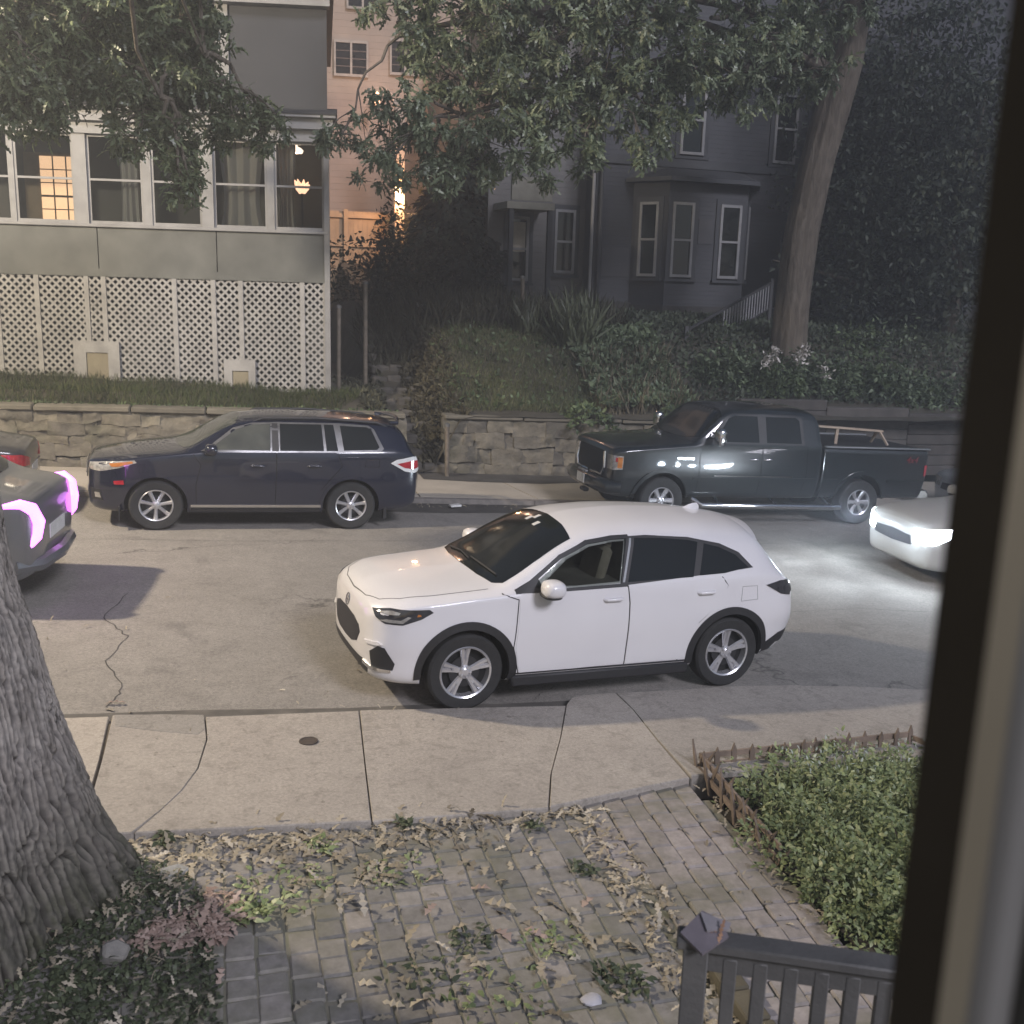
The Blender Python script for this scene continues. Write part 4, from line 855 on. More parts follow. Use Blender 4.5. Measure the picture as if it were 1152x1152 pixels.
stone_wall('stone_wall', 3.82, 8.9, 20.0, a.z, a.z+(b.z-a.z)/(b.x-a.x)*(8.9-a.x), 'short stone retaining wall beside the path steps, ahead of the pickup', 8, 4, .08)
# timber retaining wall behind the pickup
root = empty('timber_wall', (13, 20.5, gz(13)+.09)); tag(root, 'dark timber retaining wall of stacked beams behind the pickup', 'wall')
tw = mat('old_timber', (.10, .09, .08), (.055, .05, .045), 3, .85, bump=.5, island=.25)
segs = [(8.95, 10.4, 1.20), (10.4, 12.5, 1.36), (12.5, 14.6, 1.18), (14.6, 18.5, 1.02)]
for k in range(6):
    bm = BM()
    for x0, x1, zt in segs:
        z1 = zt-k*.235; box(bm, ((x0+x1)/2-13, 20.55-20.5+k*-.012, z1-.115-root.location.z), (x1-x0-.015, .24, .225), ry=.012+.004*math.sin(k*7+x0), bev=.012)
    mk('beam', bm, tw, root, smooth=False)
# ------------------------------------------------------------------ house with the latticed porch (left)
HY = -.177; P0 = at(371, 443, 21.3)
def wave_sheet(name, x0, x1, z0, z1, y, amp, n, m, parent, gather=0):
    bm = BM(); cols = []
    for i in range(n+1):
        t = i/n; col_ = []
        for j in range(7):
            s = j/6; xx = x0+(x1-x0)*t; mid = (x0+x1)/2; k = 1-gather*math.sin(math.pi*min(1, s*1.0))*s
            col_.append(bm.verts.new((mid+(xx-mid)*k, y+amp*math.sin(t*n*1.1)+.02*math.sin(t*5+s*3), z0+(z1-z0)*(1-s))))
        cols.append(col_)
    for a, b in zip(cols, cols[1:]):
        for j in range(6): bm.faces.new((a[j], b[j], b[j+1], a[j+1]))
    return mk(name, bm, m, parent)
def lattice(bm, x0, x1, z0a, z0b, z1, y, pitch, w):
    """two crossing layers of slats clipped to a box whose bottom edge slopes"""
    for sgn, yy in ((1, y), (-1, y-.010)):
        c0 = x0-(z1-min(z0a, z0b)) if sgn > 0 else x0
        c1 = x1 if sgn > 0 else x1+(z1-min(z0a, z0b)); k = math.ceil(c0/pitch)
        while k*pitch < c1:
            c = k*pitch; k += 1                                          # line x = c + sgn*(z - zmin)
            zm = min(z0a, z0b); P = []
            lo = max(zm, zm+sgn*(x0-c) if sgn > 0 else zm+(c-x1)); hi = min(z1, zm+(x1-c) if sgn > 0 else zm+(c-x0))
            xl = c+sgn*(lo-zm); zbot = z0a+(z0b-z0a)*(xl-x0)/(x1-x0); lo = max(lo, zbot)
            if hi-lo < .04: continue
            a = (c+sgn*(lo-zm), yy, lo); b = (c+sgn*(hi-zm), yy, hi); bar(bm, a, b, .009, w, up=(0, 1, 0)) if False else bar(bm, a, b, .009, w, up=(-sgn*.7071, 0, .7071))
def left_house():
    r = empty('porch_house', P0, (0, 0, HY)); tag(r, 'grey house with enclosed glazed porch above white diagonal lattice', 'house')
    Z = lambda z: z-P0.z
    wt = mat('house_white_trim', (.27, .268, .262), (.20, .198, .193), 3, .6, bump=.15); grey = mat('grey_green_panel', (.125, .128, .115), (.075, .078, .07), 1.7, .6, bump=.1); dk = mat('slate_grey_wall', (.045, .047, .052), (.034, .036, .04), .8, .7)
    inn = mat('porch_interior', (.12, .118, .11), (.09, .088, .083), 1, .8); latw = mat('lattice_white', (.34, .332, .312), (.24, .234, .22), 3, .65, bump=.15)
    GB = lambda x: (1.37+x*-.0489)-P0.z                                   # lattice foot
    ztop = Z(3.56)
    # lattice bays between stiles
    st = [-9.0, -7.2, -6.4+.02, -5.62, -4.68, -4.35, -3.0, -2.25, -1.72, -.52, -.06]
    for a, b in zip(st, st[1:]):
        bm = BM(); lattice(bm, a, b, GB(a), GB(b), ztop, -.02, .150, .043); mk('lattice_panel', bm, latw, r, smooth=False)
        bm = BM(); bx(bm, b-.045, b+.045, -.055, -.012, GB(b)-.15, ztop+.02); mk('stile', bm, latw, r, smooth=False)
    bm = BM(); 
    for a, b in zip(st, st[1:]): bar(bm, (a, -.03, GB(a)-.08), (b, -.03, GB(b)-.08), .05, .17)
    mk('base_board', bm, latw, r, smooth=False)
    bm = BM(); bx(bm, -9.2, .0, -.06, .02, ztop, ztop+.15); mk('band_board', bm, grey, r, smooth=False)
    bm = BM(); bx(bm, -9.2, -.02, .85, .95, Z(.4), ztop); mk('foundation', bm, mat('dark_foundation', (.055, .058, .05), (.035, .037, .033), 1.5, .9, bump=.4), r, smooth=False)
    for x0, x1, hz, (d0, d1) in ((-4.98, -4.10, .72, (-4.74, -4.32)), (-2.08, -1.46, .56, (-1.92, -1.60))):   # vent hatches in the lattice
        zb = GB((x0+x1)/2)-.22; bm = BM()
        bx(bm, x0, d0, -.10, -.055, zb, zb+hz+.22); bx(bm, d1, x1, -.10, -.055, zb, zb+hz+.22); bx(bm, d0, d1, -.10, -.055, zb+hz, zb+hz+.22)
        h = mk('hatch_frame', bm, latw, r, smooth=False)
        bm = BM(); bx(bm, d0, d1, -.075, -.058, zb, zb+hz); mk('hatch_door', bm, mat('hatch_board', (.25, .22, .15), (.2, .175, .12), 3, .8), h, smooth=False)
    # solid boarded band under the windows
    zs = Z(4.52); bm = BM()
    for a, b in ((-9.2, -6.6), (-6.58, -4.43), (-4.41, -2.17), (-2.15, -.06)): bx(bm, a, b, -.035, .03, ztop+.15, zs-.03)
    mk('wall_panel', bm, grey, r, smooth=False)
    bm = BM(); bx(bm, -9.2, .02, -.09, .06, zs-.03, zs+.03, bev=.008); mk('window_sill', bm, wt, r, smooth=False)
    bm = BM(); bx(bm, -.075, .03, -.085, .10, GB(0)-.12, Z(6.22)); mk('corner_post', bm, wt, r, smooth=False)
    zt = Z(6.20)
    for a, b in ((-4.80, -4.55), (-2.42, -2.19), (-7.3, -7.05)):
        bm = BM(); bx(bm, a, b, -.06, .10, zs+.03, zt); mk('post', bm, wt, r, smooth=False)
    gl = glass('porch_glass', (.82, .84, .84), .9)
    bays = [(-7.05, -5.98), (-5.90, -4.80), (-4.55, -3.52), (-3.36, -2.42), (-2.19, -1.17), (-1.03, -.075)]
    for a, b in zip([x[1] for x in bays], [x[0] for x in bays][1:]):
        if b-a < .2: bm = BM(); bx(bm, a, b, -.03, .06, zs+.03, zt); mk('mullion', bm, wt, r, smooth=False)
    for a, b in bays:
        bm = BM(); e = .045; zm = zs+.03+(zt-zs)*.49
        for p in ((a, a+e, zs+.03, zt), (b-e, b, zs+.03, zt), (a+e, b-e, zs+.03, zs+.09), (a+e, b-e, zt-.05, zt), (a+e, b-e, zm-.02, zm+.02)): bx(bm, p[0], p[1], .0, .045, p[2], p[3])
        w = mk('window', bm, wt, r, smooth=False)
        bm = BM(); bx(bm, a+e, b-e, .018, .024, zs+.09, zm-.02); bx(bm, a+e, b-e, .024, .030, zm+.02, zt-.05); mk('pane', bm, gl, w, smooth=False)
    # entablature, porch roof, upper storey
    bm = BM(); bx(bm, -9.2, .06, -.10, .10, zt, zt+.22); bx(bm, -9.25, .12, -.22, .12, zt+.22, zt+.42); bx(bm, -9.3, .18, -.32, .14, zt+.42, zt+.50); mk('eaves', bm, wt, r, smooth=False)
    bm = BM(); v = [bm.verts.new(p) for p in ((-9.3, -.34, zt+.51), (.2, -.34, zt+.51), (.2, 1.0, zt+.78), (-9.3, 1.0, zt+.78), (-9.3, -.34, zt+.47), (.2, -.34, zt+.47), (.2, 1.0, zt+.5), (-9.3, 1.0, zt+.5))]
    for f in ((0, 1, 2, 3), (4, 5, 1, 0), (1, 5, 6, 2), (7, 6, 5, 4), (0, 3, 7, 4)): bm.faces.new([v[i] for i in f])
    mk('porch_roof', bm, mat('dark_shingle', (.05, .05, .052), (.035, .035, .037), 3, .9), r, smooth=False)
    bm = BM(); bx(bm, -1.95, .0, .55, 8, zt+.5, Z(9.0)); bx(bm, -9.2, -1.95, .95, 8, zt+.5, Z(9.0)); mk('upper_wall', bm, dk, r, smooth=False)
    bm = BM(); bx(bm, -2.12, -1.88, .50, .70, zt+.5, Z(8.75)); mk('corner_board', bm, wt, r, smooth=False)
    bm = BM(); bx(bm, -9.3, .06, .30, .6, Z(8.72), Z(8.95)); bx(bm, -9.3, .12, .15, .6, Z(8.95), Z(9.1)); mk('cornice', bm, wt, r, smooth=False)
    bm = BM(); bx(bm, -9.3, .15, .1, 8.2, Z(9.1), Z(9.3)); mk('roof', bm, mat('roof_dark', (.04, .04, .042)), r, smooth=False)
    for a in (-2.62, -6.2):
        bm = BM(); bx(bm, a-.45, a+.30, .90, .97, Z(7.5), Z(8.6)); w = mk('window', bm, wt, r, smooth=False)
        bm = BM(); bx(bm, a-.38, a+.23, .885, .895, Z(7.57), Z(8.02)); bx(bm, a-.38, a+.23, .885, .895, Z(8.07), Z(8.53)); mk('pane', bm, M['carglass'], w, smooth=False)
    # porch room: floor, ceiling, back and end walls
    bm = BM(); bx(bm, -9.2, 0, .1, 2.6, ztop+.1, ztop+.2); mk('porch_floor', bm, inn, r, smooth=False)
    bm = BM(); bx(bm, -9.2, 0, .12, 2.6, zt+.24, zt+.30); mk('porch_ceiling', bm, inn, r, smooth=False)
    bm = BM(); bx(bm, -9.2, .0, 2.6, 2.75, ztop, zt+.5); bx(bm, -.07, -.002, .1, 2.6, ztop+.15, zt+.25); mk('inner_wall', bm, inn, r, smooth=False)
    # lit room window in the inner wall
    wx0, wx1, wz0, wz1 = -6.32, -5.50, Z(4.66), Z(6.02)
    bm = BM(); bx(bm, wx0-.07, wx1+.07, 2.54, 2.6, wz0-.07, wz1+.07)
    w = mk('window', bm, mat('inner_frame', (.30, .22, .14)), r, smooth=False)
    bm = BM(); bx(bm, wx0, wx1, 2.525, 2.535, wz0, wz1); mk('lit_pane', bm, emit('warm_window', (1.0, .60, .34), .85), w, smooth=False)
    bm = BM()
    for k in (1, 2): x = wx0+(wx1-wx0)*k/3; bx(bm, x-.012, x+.012, 2.505, 2.522, wz0, wz1)
    for k in (1, 2, 3, 4): z = wz0+(wz1-wz0)*k/5; bx(bm, wx0, wx1, 2.507, 2.520, z-(.022 if k in (2,) else .010), z+(.022 if k in (2,) else .010))
    mk('muntin', bm, mat('inner_muntin', (.10, .05, .02)), w, smooth=False)
    # curtains
    cur = NT('sheer_curtain'); cur.col((.5, .49, .47, 1)); cur.setp(Roughness=.9)
    tl = cur.n('BsdfTranslucent'); tl.inputs[0].default_value = (.55, .53, .5, 1); mx = cur.n('MixShader'); mx.inputs[0].default_value = .4
    cur.l(cur.b.outputs[0], mx.inputs[1]); cur.l(tl.outputs[0], mx.inputs[2]); cur.l(mx.outputs[0], cur.t.nodes['Material Output'].inputs[0])
    for x0, x1, g in ((-2.10, -1.25, .35), (-.98, -.62, .5), (-4.0, -3.60, .2)): 
        c = wave_sheet('curtain', x0, x1, zs+.05, zt-.02, .26, .035, 18, cur.m, r, g)
    # things inside the porch
    lp = empty('ceiling_lamp', P0 + Matrix.Rotation(HY, 3, 'Z') @ Vector((-.80, 1.55, zt+.24)), (0, 0, HY)); tag(lp, 'small white ceiling lamp glowing behind the right end of the porch glass', 'lamp')
    bm = BM(); lathe(bm, [(.02, 0), (.03, -.14), (.10, -.17), (.15, -.22), (.13, -.27), (.001, -.29)], 20, 'Z'); mk('lamp_shade', bm, emit('lamp_white', (1, .75, .58), 1.6), lp)
    l = bpy.data.lights.new('bulb', 'POINT'); l.energy = 7; l.color = (1, .72, .45); l.shadow_soft_size = .08; o = link(bpy.data.objects.new('bulb', l), lp); o.location = (0, 0, -.45)
    fl = empty('lamp_reflection', P0 + Matrix.Rotation(HY, 3, 'Z') @ Vector((-.66, 1.3, zs+.03)), (0, 0, HY)); tag(fl, 'orange glowing leaf shapes standing in for a lamp reflection in the right porch window', 'lamp')  # added glowing shape and stand, imitating a lamp reflection in the pane
    bm = BM(); 
    for k in range(9):
        a = k*.7; h = .10+.08*math.sin(k*2.3)**2; tube(bm, [(.02*math.cos(a), .02*math.sin(a), .82), (.10*math.cos(a), .08*math.sin(a), .86+h*.6), (.16*math.cos(a), .10*math.sin(a), .84+h*1.4)], [.05, .055, .006], 8)
    mk('reflection_glow', bm, emit('reflection_orange', (1, .55, .34), 1.5), fl)
    bm = BM(); lathe(bm, [(.12, -.86), (.12, -.84), (.02, -.80), (.02, .8), (.05, .84)], 14, 'Z'); mk('stand', bm, M['plastic'], fl)
    for ch in [x for x in COL.objects if x.parent == r and x.type == 'MESH']:
        for v in ch.data.vertices: v.co.x -= .105*max(0, v.co.y)
    return r
left_house()
# ------------------------------------------------------------------ tan house behind
def tan_house():
    y = 36; a = at(350, 330, y); r = empty('tan_house', (a.x, y, T(a.x, y)), (0, 0, -.1)); tag(r, 'tall tan house with lit wall rising behind the garden gap', 'house')
    s = siding('tan_siding', (.38, .29, .22), .2, (.30, .23, .175)); z0 = r.location.z
    bm = BM(); bx(bm, -2, 7.0, 0, 8, -.5, 15-z0); mk('wall', bm, s, r, smooth=False)
    bm = BM(); v = [bm.verts.new(p) for p in ((-2.4, -.4, 14.9-z0), (7.4, -.4, 14.9-z0), (7.4, 8.4, 14.9-z0), (-2.4, 8.4, 14.9-z0), (-2.4, 4, 18-z0), (7.4, 4, 18-z0))]
    for f in ((0, 1, 5, 4), (2, 3, 4, 5), (1, 2, 5), (3, 0, 4), (3, 2, 1, 0)): bm.faces.new([v[i] for i in f])
    mk('roof', bm, mat('tan_roof', (.06, .055, .05)), r, smooth=False)
    for (u0, v0, u1, v1) in ((378, 51, 412, 83), (392, -28, 424, 8), (440, 51, 470, 83)):
        A, B = at(u0, v1, y-.05), at(u1, v0, y-.05); cx, w, zb, zt = (A.x+B.x)/2-a.x, B.x-A.x, A.z-z0, B.z-z0
        bm = BM()
        for p in ((cx-w/2-.06, cx+w/2+.06, zt, zt+.08), (cx-w/2-.06, cx+w/2+.06, zb-.08, zb), (cx-w/2-.06, cx-w/2, zb, zt), (cx+w/2, cx+w/2+.06, zb, zt), (cx-.035, cx+.035, zb, zt)): bx(bm, p[0], p[1], -.10-.1*0, .0, p[2], p[3])
        f = mk('window', bm, mat('tan_window_frame', (.40, .35, .30)), r, smooth=False)
        bm = BM(); bx(bm, cx-w/2, cx-.035, -.05, -.02, zb, zt); bx(bm, cx+.035, cx+w/2, -.05, -.02, zb, zt); mk('pane', bm, mat('dark_pane', (.02, .018, .016), rough=.1), f, smooth=False)
        bm = BM()
        for k in (1, 2, 3): z = zb+(zt-zb)*k/4; bx(bm, cx-w/2, cx+w/2, -.065, -.052, z-.012, z+.012)
        mk('muntin', bm, mat('brown_muntin', (.16, .12, .10)), f, smooth=False)
tan_house()
# lamp-lit board fence, porch post with wall lantern
fa, fb = at(374, 284, 34), at(436, 284, 34); ft = at(400, 238, 34)
r = empty('board_fence', (fa.x, 34, T(fa.x, 34)), (0, 0, 0)); tag(r, 'orange-lit board fence between the porch and the tan house', 'fence')
bm = BM(); w = .145; n = int((fb.x-fa.x+1.2)/w); wood = mat('fence_wood', (.42, .30, .18), (.34, .24, .14), 3, .8, island=.12)
for k in range(n): bx(bm, -.5+k*w, -.5+(k+1)*w-.008, 0, .03, -.3, ft.z-r.location.z)
mk('boards', bm, wood, r, smooth=False)
bm = BM(); bx(bm, -.5, n*w-.5, -.07, -.002, ft.z-r.location.z-.20, ft.z-r.location.z-.08); bx(bm, -.5, n*w-.5, -.07, -.002, fa.z-r.location.z+.2, fa.z-r.location.z+.32); mk('rail', bm, wood, r, smooth=False)
for x in (.35, 2.2): bm = BM(); bx(bm, x, x+.13, -.12, -.072, -.4, ft.z-r.location.z+.05); mk('post', bm, wood, r, smooth=False)
pa = at(449, 250, 33); pt = at(449, 120, 33)
r = empty('porch_post', (pa.x, 33, T(pa.x, 33))); tag(r, 'white square porch post lit orange by its lantern, beside the shrub', 'post')
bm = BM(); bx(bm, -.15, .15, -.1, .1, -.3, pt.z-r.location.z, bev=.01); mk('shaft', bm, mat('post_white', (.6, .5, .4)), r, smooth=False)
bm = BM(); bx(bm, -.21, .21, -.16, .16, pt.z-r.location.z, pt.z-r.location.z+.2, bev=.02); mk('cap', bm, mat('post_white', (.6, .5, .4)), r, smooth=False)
la = at(449, 218, 32.6); ln = empty('wall_lantern', (la.x, 32.82, la.z)); tag(ln, 'bright wall lantern glowing on the white porch post', 'lantern')
bm = BM(); lathe(bm, [(.04, .26), (.09, .20), (.075, -.2), (.03, -.24)], 12, 'Z'); mk('glass', bm, emit('lantern_glow', (1, .72, .42), 6), ln)
bm = BM(); lathe(bm, [(.001, .36), (.13, .22), (.10, .2)], 12, 'Z'); bar(bm, (0, .0, .28), (0, .14, .28), .03, .03); mk('cap', bm, M['plastic'], ln)
l = bpy.data.lights.new('lantern_bulb', 'POINT'); l.energy = 110; l.color = (1, .52, .24); l.shadow_soft_size = .12; o = link(bpy.data.objects.new('lantern_bulb', l), ln); o.location = (0, -.35, .0)
l = bpy.data.lights.new('porch_bulb', 'POINT'); l.energy = 38; l.color = (1, .60, .40); l.shadow_soft_size = .2
lw = empty('wall_lantern', (4.35, 35.0, 9.2)); tag(lw, 'lantern under the tan house eaves, hidden behind the tree leaves', 'lantern')
bm = BM(); lathe(bm, [(.02, .3), (.10, .2), (.08, -.12), (.02, -.16)], 12, 'Z'); mk('glass', bm, emit('lantern_dim', (1, .55, .3), 2), lw); bm = BM(); bar(bm, (0, 0, .3), (0, .55, .3), .04, .04); mk('bracket', bm, M['plastic'], lw)
o = link(bpy.data.objects.new('porch_bulb', l), lw); o.location = (0, -1.2, .1)
# ------------------------------------------------------------------ dark house on the right
def right_house():
    A = at(668, 345, 28.2); hy = .08; r = empty('bay_window_house', (A.x, A.y, 2.9), (0, 0, hy)); tag(r, 'dark slate blue house with white framed bay windows behind the leaning tree', 'house')
    s = siding('slate_siding', (.027, .029, .035), .12, (.02, .022, .026)); tr = mat('dim_white_trim', (.26, .26, .26), (.19, .19, .195), 3, .6); dkt = mat('slate_trim', (.045, .048, .054), (.033, .036, .041), 2, .6)
    pat = mat('primer_patch', (.065, .065, .07), (.055, .055, .06), 2, .7); st = mat('rubble_foundation', (.05, .048, .045), (.03, .029, .027), 3, .9, bump=.6)
    Zr = lambda z: z-2.9
    bm = BM(); bx(bm, 0, 15, 0, 9, Zr(3.25), Zr(13)); mk('wall', bm, s, r, smooth=False)
    bm = BM(); bx(bm, -.05, 15, -.08, 9, Zr(1.0), Zr(3.25)); mk('foundation', bm, st, r, smooth=False)
    bm = BM(); bx(bm, -.1, .12, -.04, .1, Zr(3.28), Zr(13)); mk('corner_board', bm, dkt, r, smooth=False)
    bm = BM(); bx(bm, -.1, 15.1, -.06, -.002, Zr(6.98), Zr(7.22)); mk('trim_band', bm, dkt, r, smooth=False)
    bm = BM(); v = [bm.verts.new(p) for p in ((-.6, -.6, Zr(13)), (15.6, -.6, Zr(13)), (15.6, 9.6, Zr(13)), (-.6, 9.6, Zr(13)), (4.5, 4.5, Zr(17)))]
    for f in ((0, 1, 4), (1, 2, 4), (2, 3, 4), (3, 0, 4), (3, 2, 1, 0)): bm.faces.new([v[i] for i in f])
    mk('roof', bm, mat('slate_roof', (.03, .03, .033)), r, smooth=False)
    # bay
    x0, x1, dp, sd = 1.05, 4.75, .95, .62
    bay = [(x0, -.001), (x0+sd, -dp), (x1-sd, -dp), (x1, -.001)]
    bm = BM(); prism(bm, bay, Zr(3.2), Zr(6.5)); b = mk('bay', bm, s, r, smooth=False)
    bm = BM(); prism(bm, [(x0-.06, -.01), (x0+sd-.04, -dp-.07), (x1-sd+.04, -dp-.07), (x1+.06, -.01)], Zr(2.2), Zr(3.2)); mk('bay_base', bm, st, b, smooth=False)
    bm = BM(); lo = [(x0-.25, -.01), (x0+sd-.12, -dp-.3), (x1-sd+.12, -dp-.3), (x1+.25, -.01)]; hi = [(x0+.2, -.012), (x0+sd+.25, -dp*.35), (x1-sd-.25, -dp*.35), (x1-.2, -.012)]
    L0 = [bm.verts.new((*p, Zr(6.5))) for p in lo]; L1 = [bm.verts.new((*p, Zr(6.6))) for p in lo]; H1 = [bm.verts.new((*p, Zr(6.93))) for p in hi]
    bm.faces.new(L0[::-1]); bm.faces.new(H1)
    for q, w in ((L0, L1), (L1, H1)):
        for i in range(4): bm.faces.new((q[i], q[(i+1) % 4], w[(i+1) % 4], w[i]))
    mk('bay_roof', bm, mat('bay_roofing', (.05, .052, .055)), b, smooth=False)
    bm = BM()
    for p, q in zip(lo[:-1], lo[1:]): bar(bm, (p[0], p[1]-.03, Zr(6.56)), (q[0], q[1]-.03, Zr(6.56)), .05, .11)
    mk('gutter', bm, dkt, b, smooth=False)
    def window(par, cx, cyy, ang, w, z0, z1, glass=None):
        f = BM(); c_, s_ = math.cos(ang), math.sin(ang); e = .075
        def q(xa, xb, za, zb, d0, d1, bm): box(bm, (cx+c_*(xa+xb)/2+s_*(d0+d1)/2, cyy+s_*(xa+xb)/2-c_*(d0+d1)/2, (za+zb)/2), (xb-xa, d1-d0, zb-za), rz=ang)
        h = w/2; zm = (z0+z1)/2
        for a in ((-h, -h+e, z0, z1), (h-e, h, z0, z1), (-h+e, h-e, z0, z0+e), (-h+e, h-e, z1-e, z1), (-h+e, h-e, zm-.03, zm+.03)): q(*a, .002, .07, f)
        o = mk('window', f, tr, par, smooth=False)
        g = BM(); q(-h+e, h-e, z0+e, zm-.03, .004, .02, g); q(-h+e, h-e, zm+.03, z1-e, .004, .032, g); mk('pane', g, M['carglass'], o, smooth=False)
        g = BM(); q(-h-.13, -h, z0-.05, z1+.13, .001, .04, g); q(h, h+.13, z0-.05, z1+.13, .001, .04, g); q(-h, h, z1, z1+.13, .001, .04, g); q(-h-.16, h+.16, z0-.12, z0-.05, .001, .09, g); mk('casing', g, dkt, o, smooth=False)
        return o
    for xc in (2.12, 3.60): window(b, xc, -dp, 0, .66, Zr(3.98), Zr(5.98))
    window(b, x0+sd/2, -dp/2, -math.atan2(dp, sd), .60, Zr(3.98), Zr(5.98)); window(b, x1-sd/2, -dp/2, math.atan2(dp, sd), .60, Zr(3.98), Zr(5.98))
    for xa, xb, za, zb in ((2.62, 3.08, 4.9, 5.55),): bm = BM(); bx(bm, xa, xb, -dp-.02, -dp-.002, Zr(za), Zr(zb)); mk('siding_patch', bm, pat, b, smooth=False)
    bm = BM(); bx(bm, .16, 1.0, -.02, -.002, Zr(3.95), Zr(4.75)); mk('siding_patch', bm, pat, r, smooth=False)
    window(r, 2.75, 0, 0, .75, Zr(7.35), Zr(9.2)); window(r, 5.75, 0, 0, .75, Zr(7.30), Zr(9.2))
    bm = BM(); bx(bm, 4.9, 8.6, -1.9, -.01, Zr(3.0), Zr(3.2)); mk('stoop', bm, dkt, r, smooth=False)
    bm = BM(); bx(bm, 5.9, 6.9, -.06, -.002, Zr(3.22), Zr(5.4)); d = mk('door', bm, mat('navy_door', (.03, .035, .05)), r, smooth=False); bm = BM(); lathe(bm, [(.001, -.12), (.04, -.1), (.03, -.06)], 10, 'Y', (6.0, 0, Zr(4.25))); mk('handle', bm, M['chrome'], d)
    for x, rr in ((.02, .055), (-.22, .05)): bm = BM(); tube(bm, [(x, -.14, Zr(3.3)), (x, -.14, Zr(12.9))], rr, 8); mk('downspout', bm, tr if x < 0 else dkt, r)
    # shingled wing with small porch on the left of it
    w2 = siding('wing_shingle', (.12, .115, .108), .15, (.09, .086, .08))
    bm = BM(); bx(bm, -2.9, -.001, .9, 8, Zr(2.6), Zr(10.5)); wg = mk('wing', bm, w2, r, smooth=False)
    bm = BM(); bx(bm, -2.0, -.1, .30, .9, Zr(2.4), Zr(3.2)); mk('foundation', bm, st, wg, smooth=False)
    window(wg, -.62, .9, 0, .62, Zr(4.0), Zr(5.75))
    o = window(wg, -2.0, .9, 0, .60, Zr(3.75), Zr(5.5)); bm = BM(); bx(bm, -2.20, -1.80, .862, .868, Zr(4.55), Zr(5.35)); mk('blind', bm, mat('pale_blind', (.50, .45, .36)), o, smooth=False)
    bm = BM(); bx(bm, -2.75, -1.4, -.3, .89, Zr(5.62), Zr(5.8)); bx(bm, -2.6, -1.45, -.22, -.12, Zr(5.85), Zr(6.45)); hd = mk('porch_hood', bm, mat('pale_hood', (.30, .29, .24), (.22, .21, .17), 4, .8), wg, smooth=False)
    for x in (-2.6, -1.5): bm = BM(); bx(bm, x-.06, x+.06, -.26, -.14, Zr(2.4), Zr(5.62)); mk('post', bm, dkt, hd, smooth=False)
    return r
RH = right_house()
# stoop steps with iron railing
a = at(868, 318, 25.9); b = at(772, 372, 23.4)
r = empty('porch_stairs', (b.x, b.y, b.z-.9)); tag(r, 'dark porch stairs with pale balusters left of the leaning tree', 'stairs'); d = Vector(a)-Vector(b); dk = mat('stair_dark', (.05, .05, .052)); rl = mat('stair_rail', (.30, .30, .31), (.2, .2, .21), 5, .5)
h0 = Vector((0, 0, .9))
bm = BM()
for k in range(7): t_ = (k+.5)/7; p = Vector((d.x*t_, d.y*t_+.5, d.z*t_)); bx(bm, p.x-.25, p.x+.28, p.y-.6, p.y+.8, p.z-.7, p.z)
mk('steps', bm, dk, r, smooth=False)
bm = BM(); bar(bm, h0, h0+d, .05, .05); bar(bm, h0*.25, h0*.25+d, .04, .04); ra = mk('handrail', bm, dk, r)
for k in range(17): t_ = .42+k*.58/17; p = d*t_; bm = BM(); bar(bm, p+h0*.25, p+h0*.98, .028, .028, up=(0, 1, 0)); mk('baluster', bm, rl, r, smooth=False)
for t_ in (0, 1): bm = BM(); bar(bm, d*t_-Vector((0, 0, .6)), d*t_+h0*1.12, .09, .09, up=(0, 1, 0)); mk('newel_post', bm, dk, r, smooth=False)
# ------------------------------------------------------------------ trees
def bark(name, c1, c2, sc=3.0, st=.8):
    t = NT(name); mp = t.n('Mapping'); mp.inputs['Scale'].default_value = (sc*2.6, sc*2.6, sc*.55); t.l(t.O, mp.inputs[0])
    f = t.noise(1.6, 6, .65, mp.outputs[0], 1.0); c = t.ramp(f, (.32, c2), (.6, c1)); t.col(c); t.setp(Roughness=.92); t.b.inputs['Specular IOR Level'].default_value = .2
    t.bump(f, st, .05); return t.m
def limb_path(a, b, sag, n=7, wob=.12, seed=0):
    r_ = random.Random(seed); a, b = Vector(a), Vector(b); out = []
    for i in range(n+1):
        t = i/n; p = a.lerp(b, t)+Vector((0, 0, 1))*sag*math.sin(math.pi*t)
        if 0 < i < n: p += Vector((r_.uniform(-1, 1), r_.uniform(-1, 1), r_.uniform(-1, 1)))*wob
        out.append(p)
    return out
def crown(root, lobes, hub, lm, tm, per=1.0, leaf=.2, seed=1, clump=26):
    """lobes: (centre, radius); twig ends are spread through each lobe, leaf whorls droop round every twig end"""
    r_ = np.random.default_rng(seed); ends = []; bm = BM(); loc = Vector(root.location)
    for i, (c, rad) in enumerate(lobes):
        h = min(hub, key=lambda q: (Vector(q)-Vector(c)).length)
        pth = limb_path(h, c, .25, 6, .10*rad+.04, i+seed); tube(bm, [p-loc for p in pth], list(np.linspace(.034, .014, 7)), 6)
        n = max(4, int(26*per*rad*rad))
        for k in range(n):
            v = rdir(1)[0]; q = Vector(c)+Vector(v*np.array([1, 1, .8]))*rad*(r_.random()**.45)
            ends.append(q); s = pth[-1-int(r_.integers(0, 3))]
            if k % 2 == 0: m_ = (s+q)/2+Vector((0, 0, .06)); tube(bm, [s-loc, m_-loc, q-loc], [.014, .009, .005], 4, False)
    mk('branches', bm, tm, root)
    E_ = np.array([list(e-loc) for e in ends]); P = np.repeat(E_, clump, 0); n = len(P)
    d = rdir(n); d[:, 2] -= .35; P = P + rdir(n)*(.16*r_.random((n, 1)))
    N = rdir(n)*.7; N[:, 2] += .7; S = leaf*(.65+.6*r_.random(n))
    return leaves('crown', P, d, N, S, lm, root, OAK, .35)
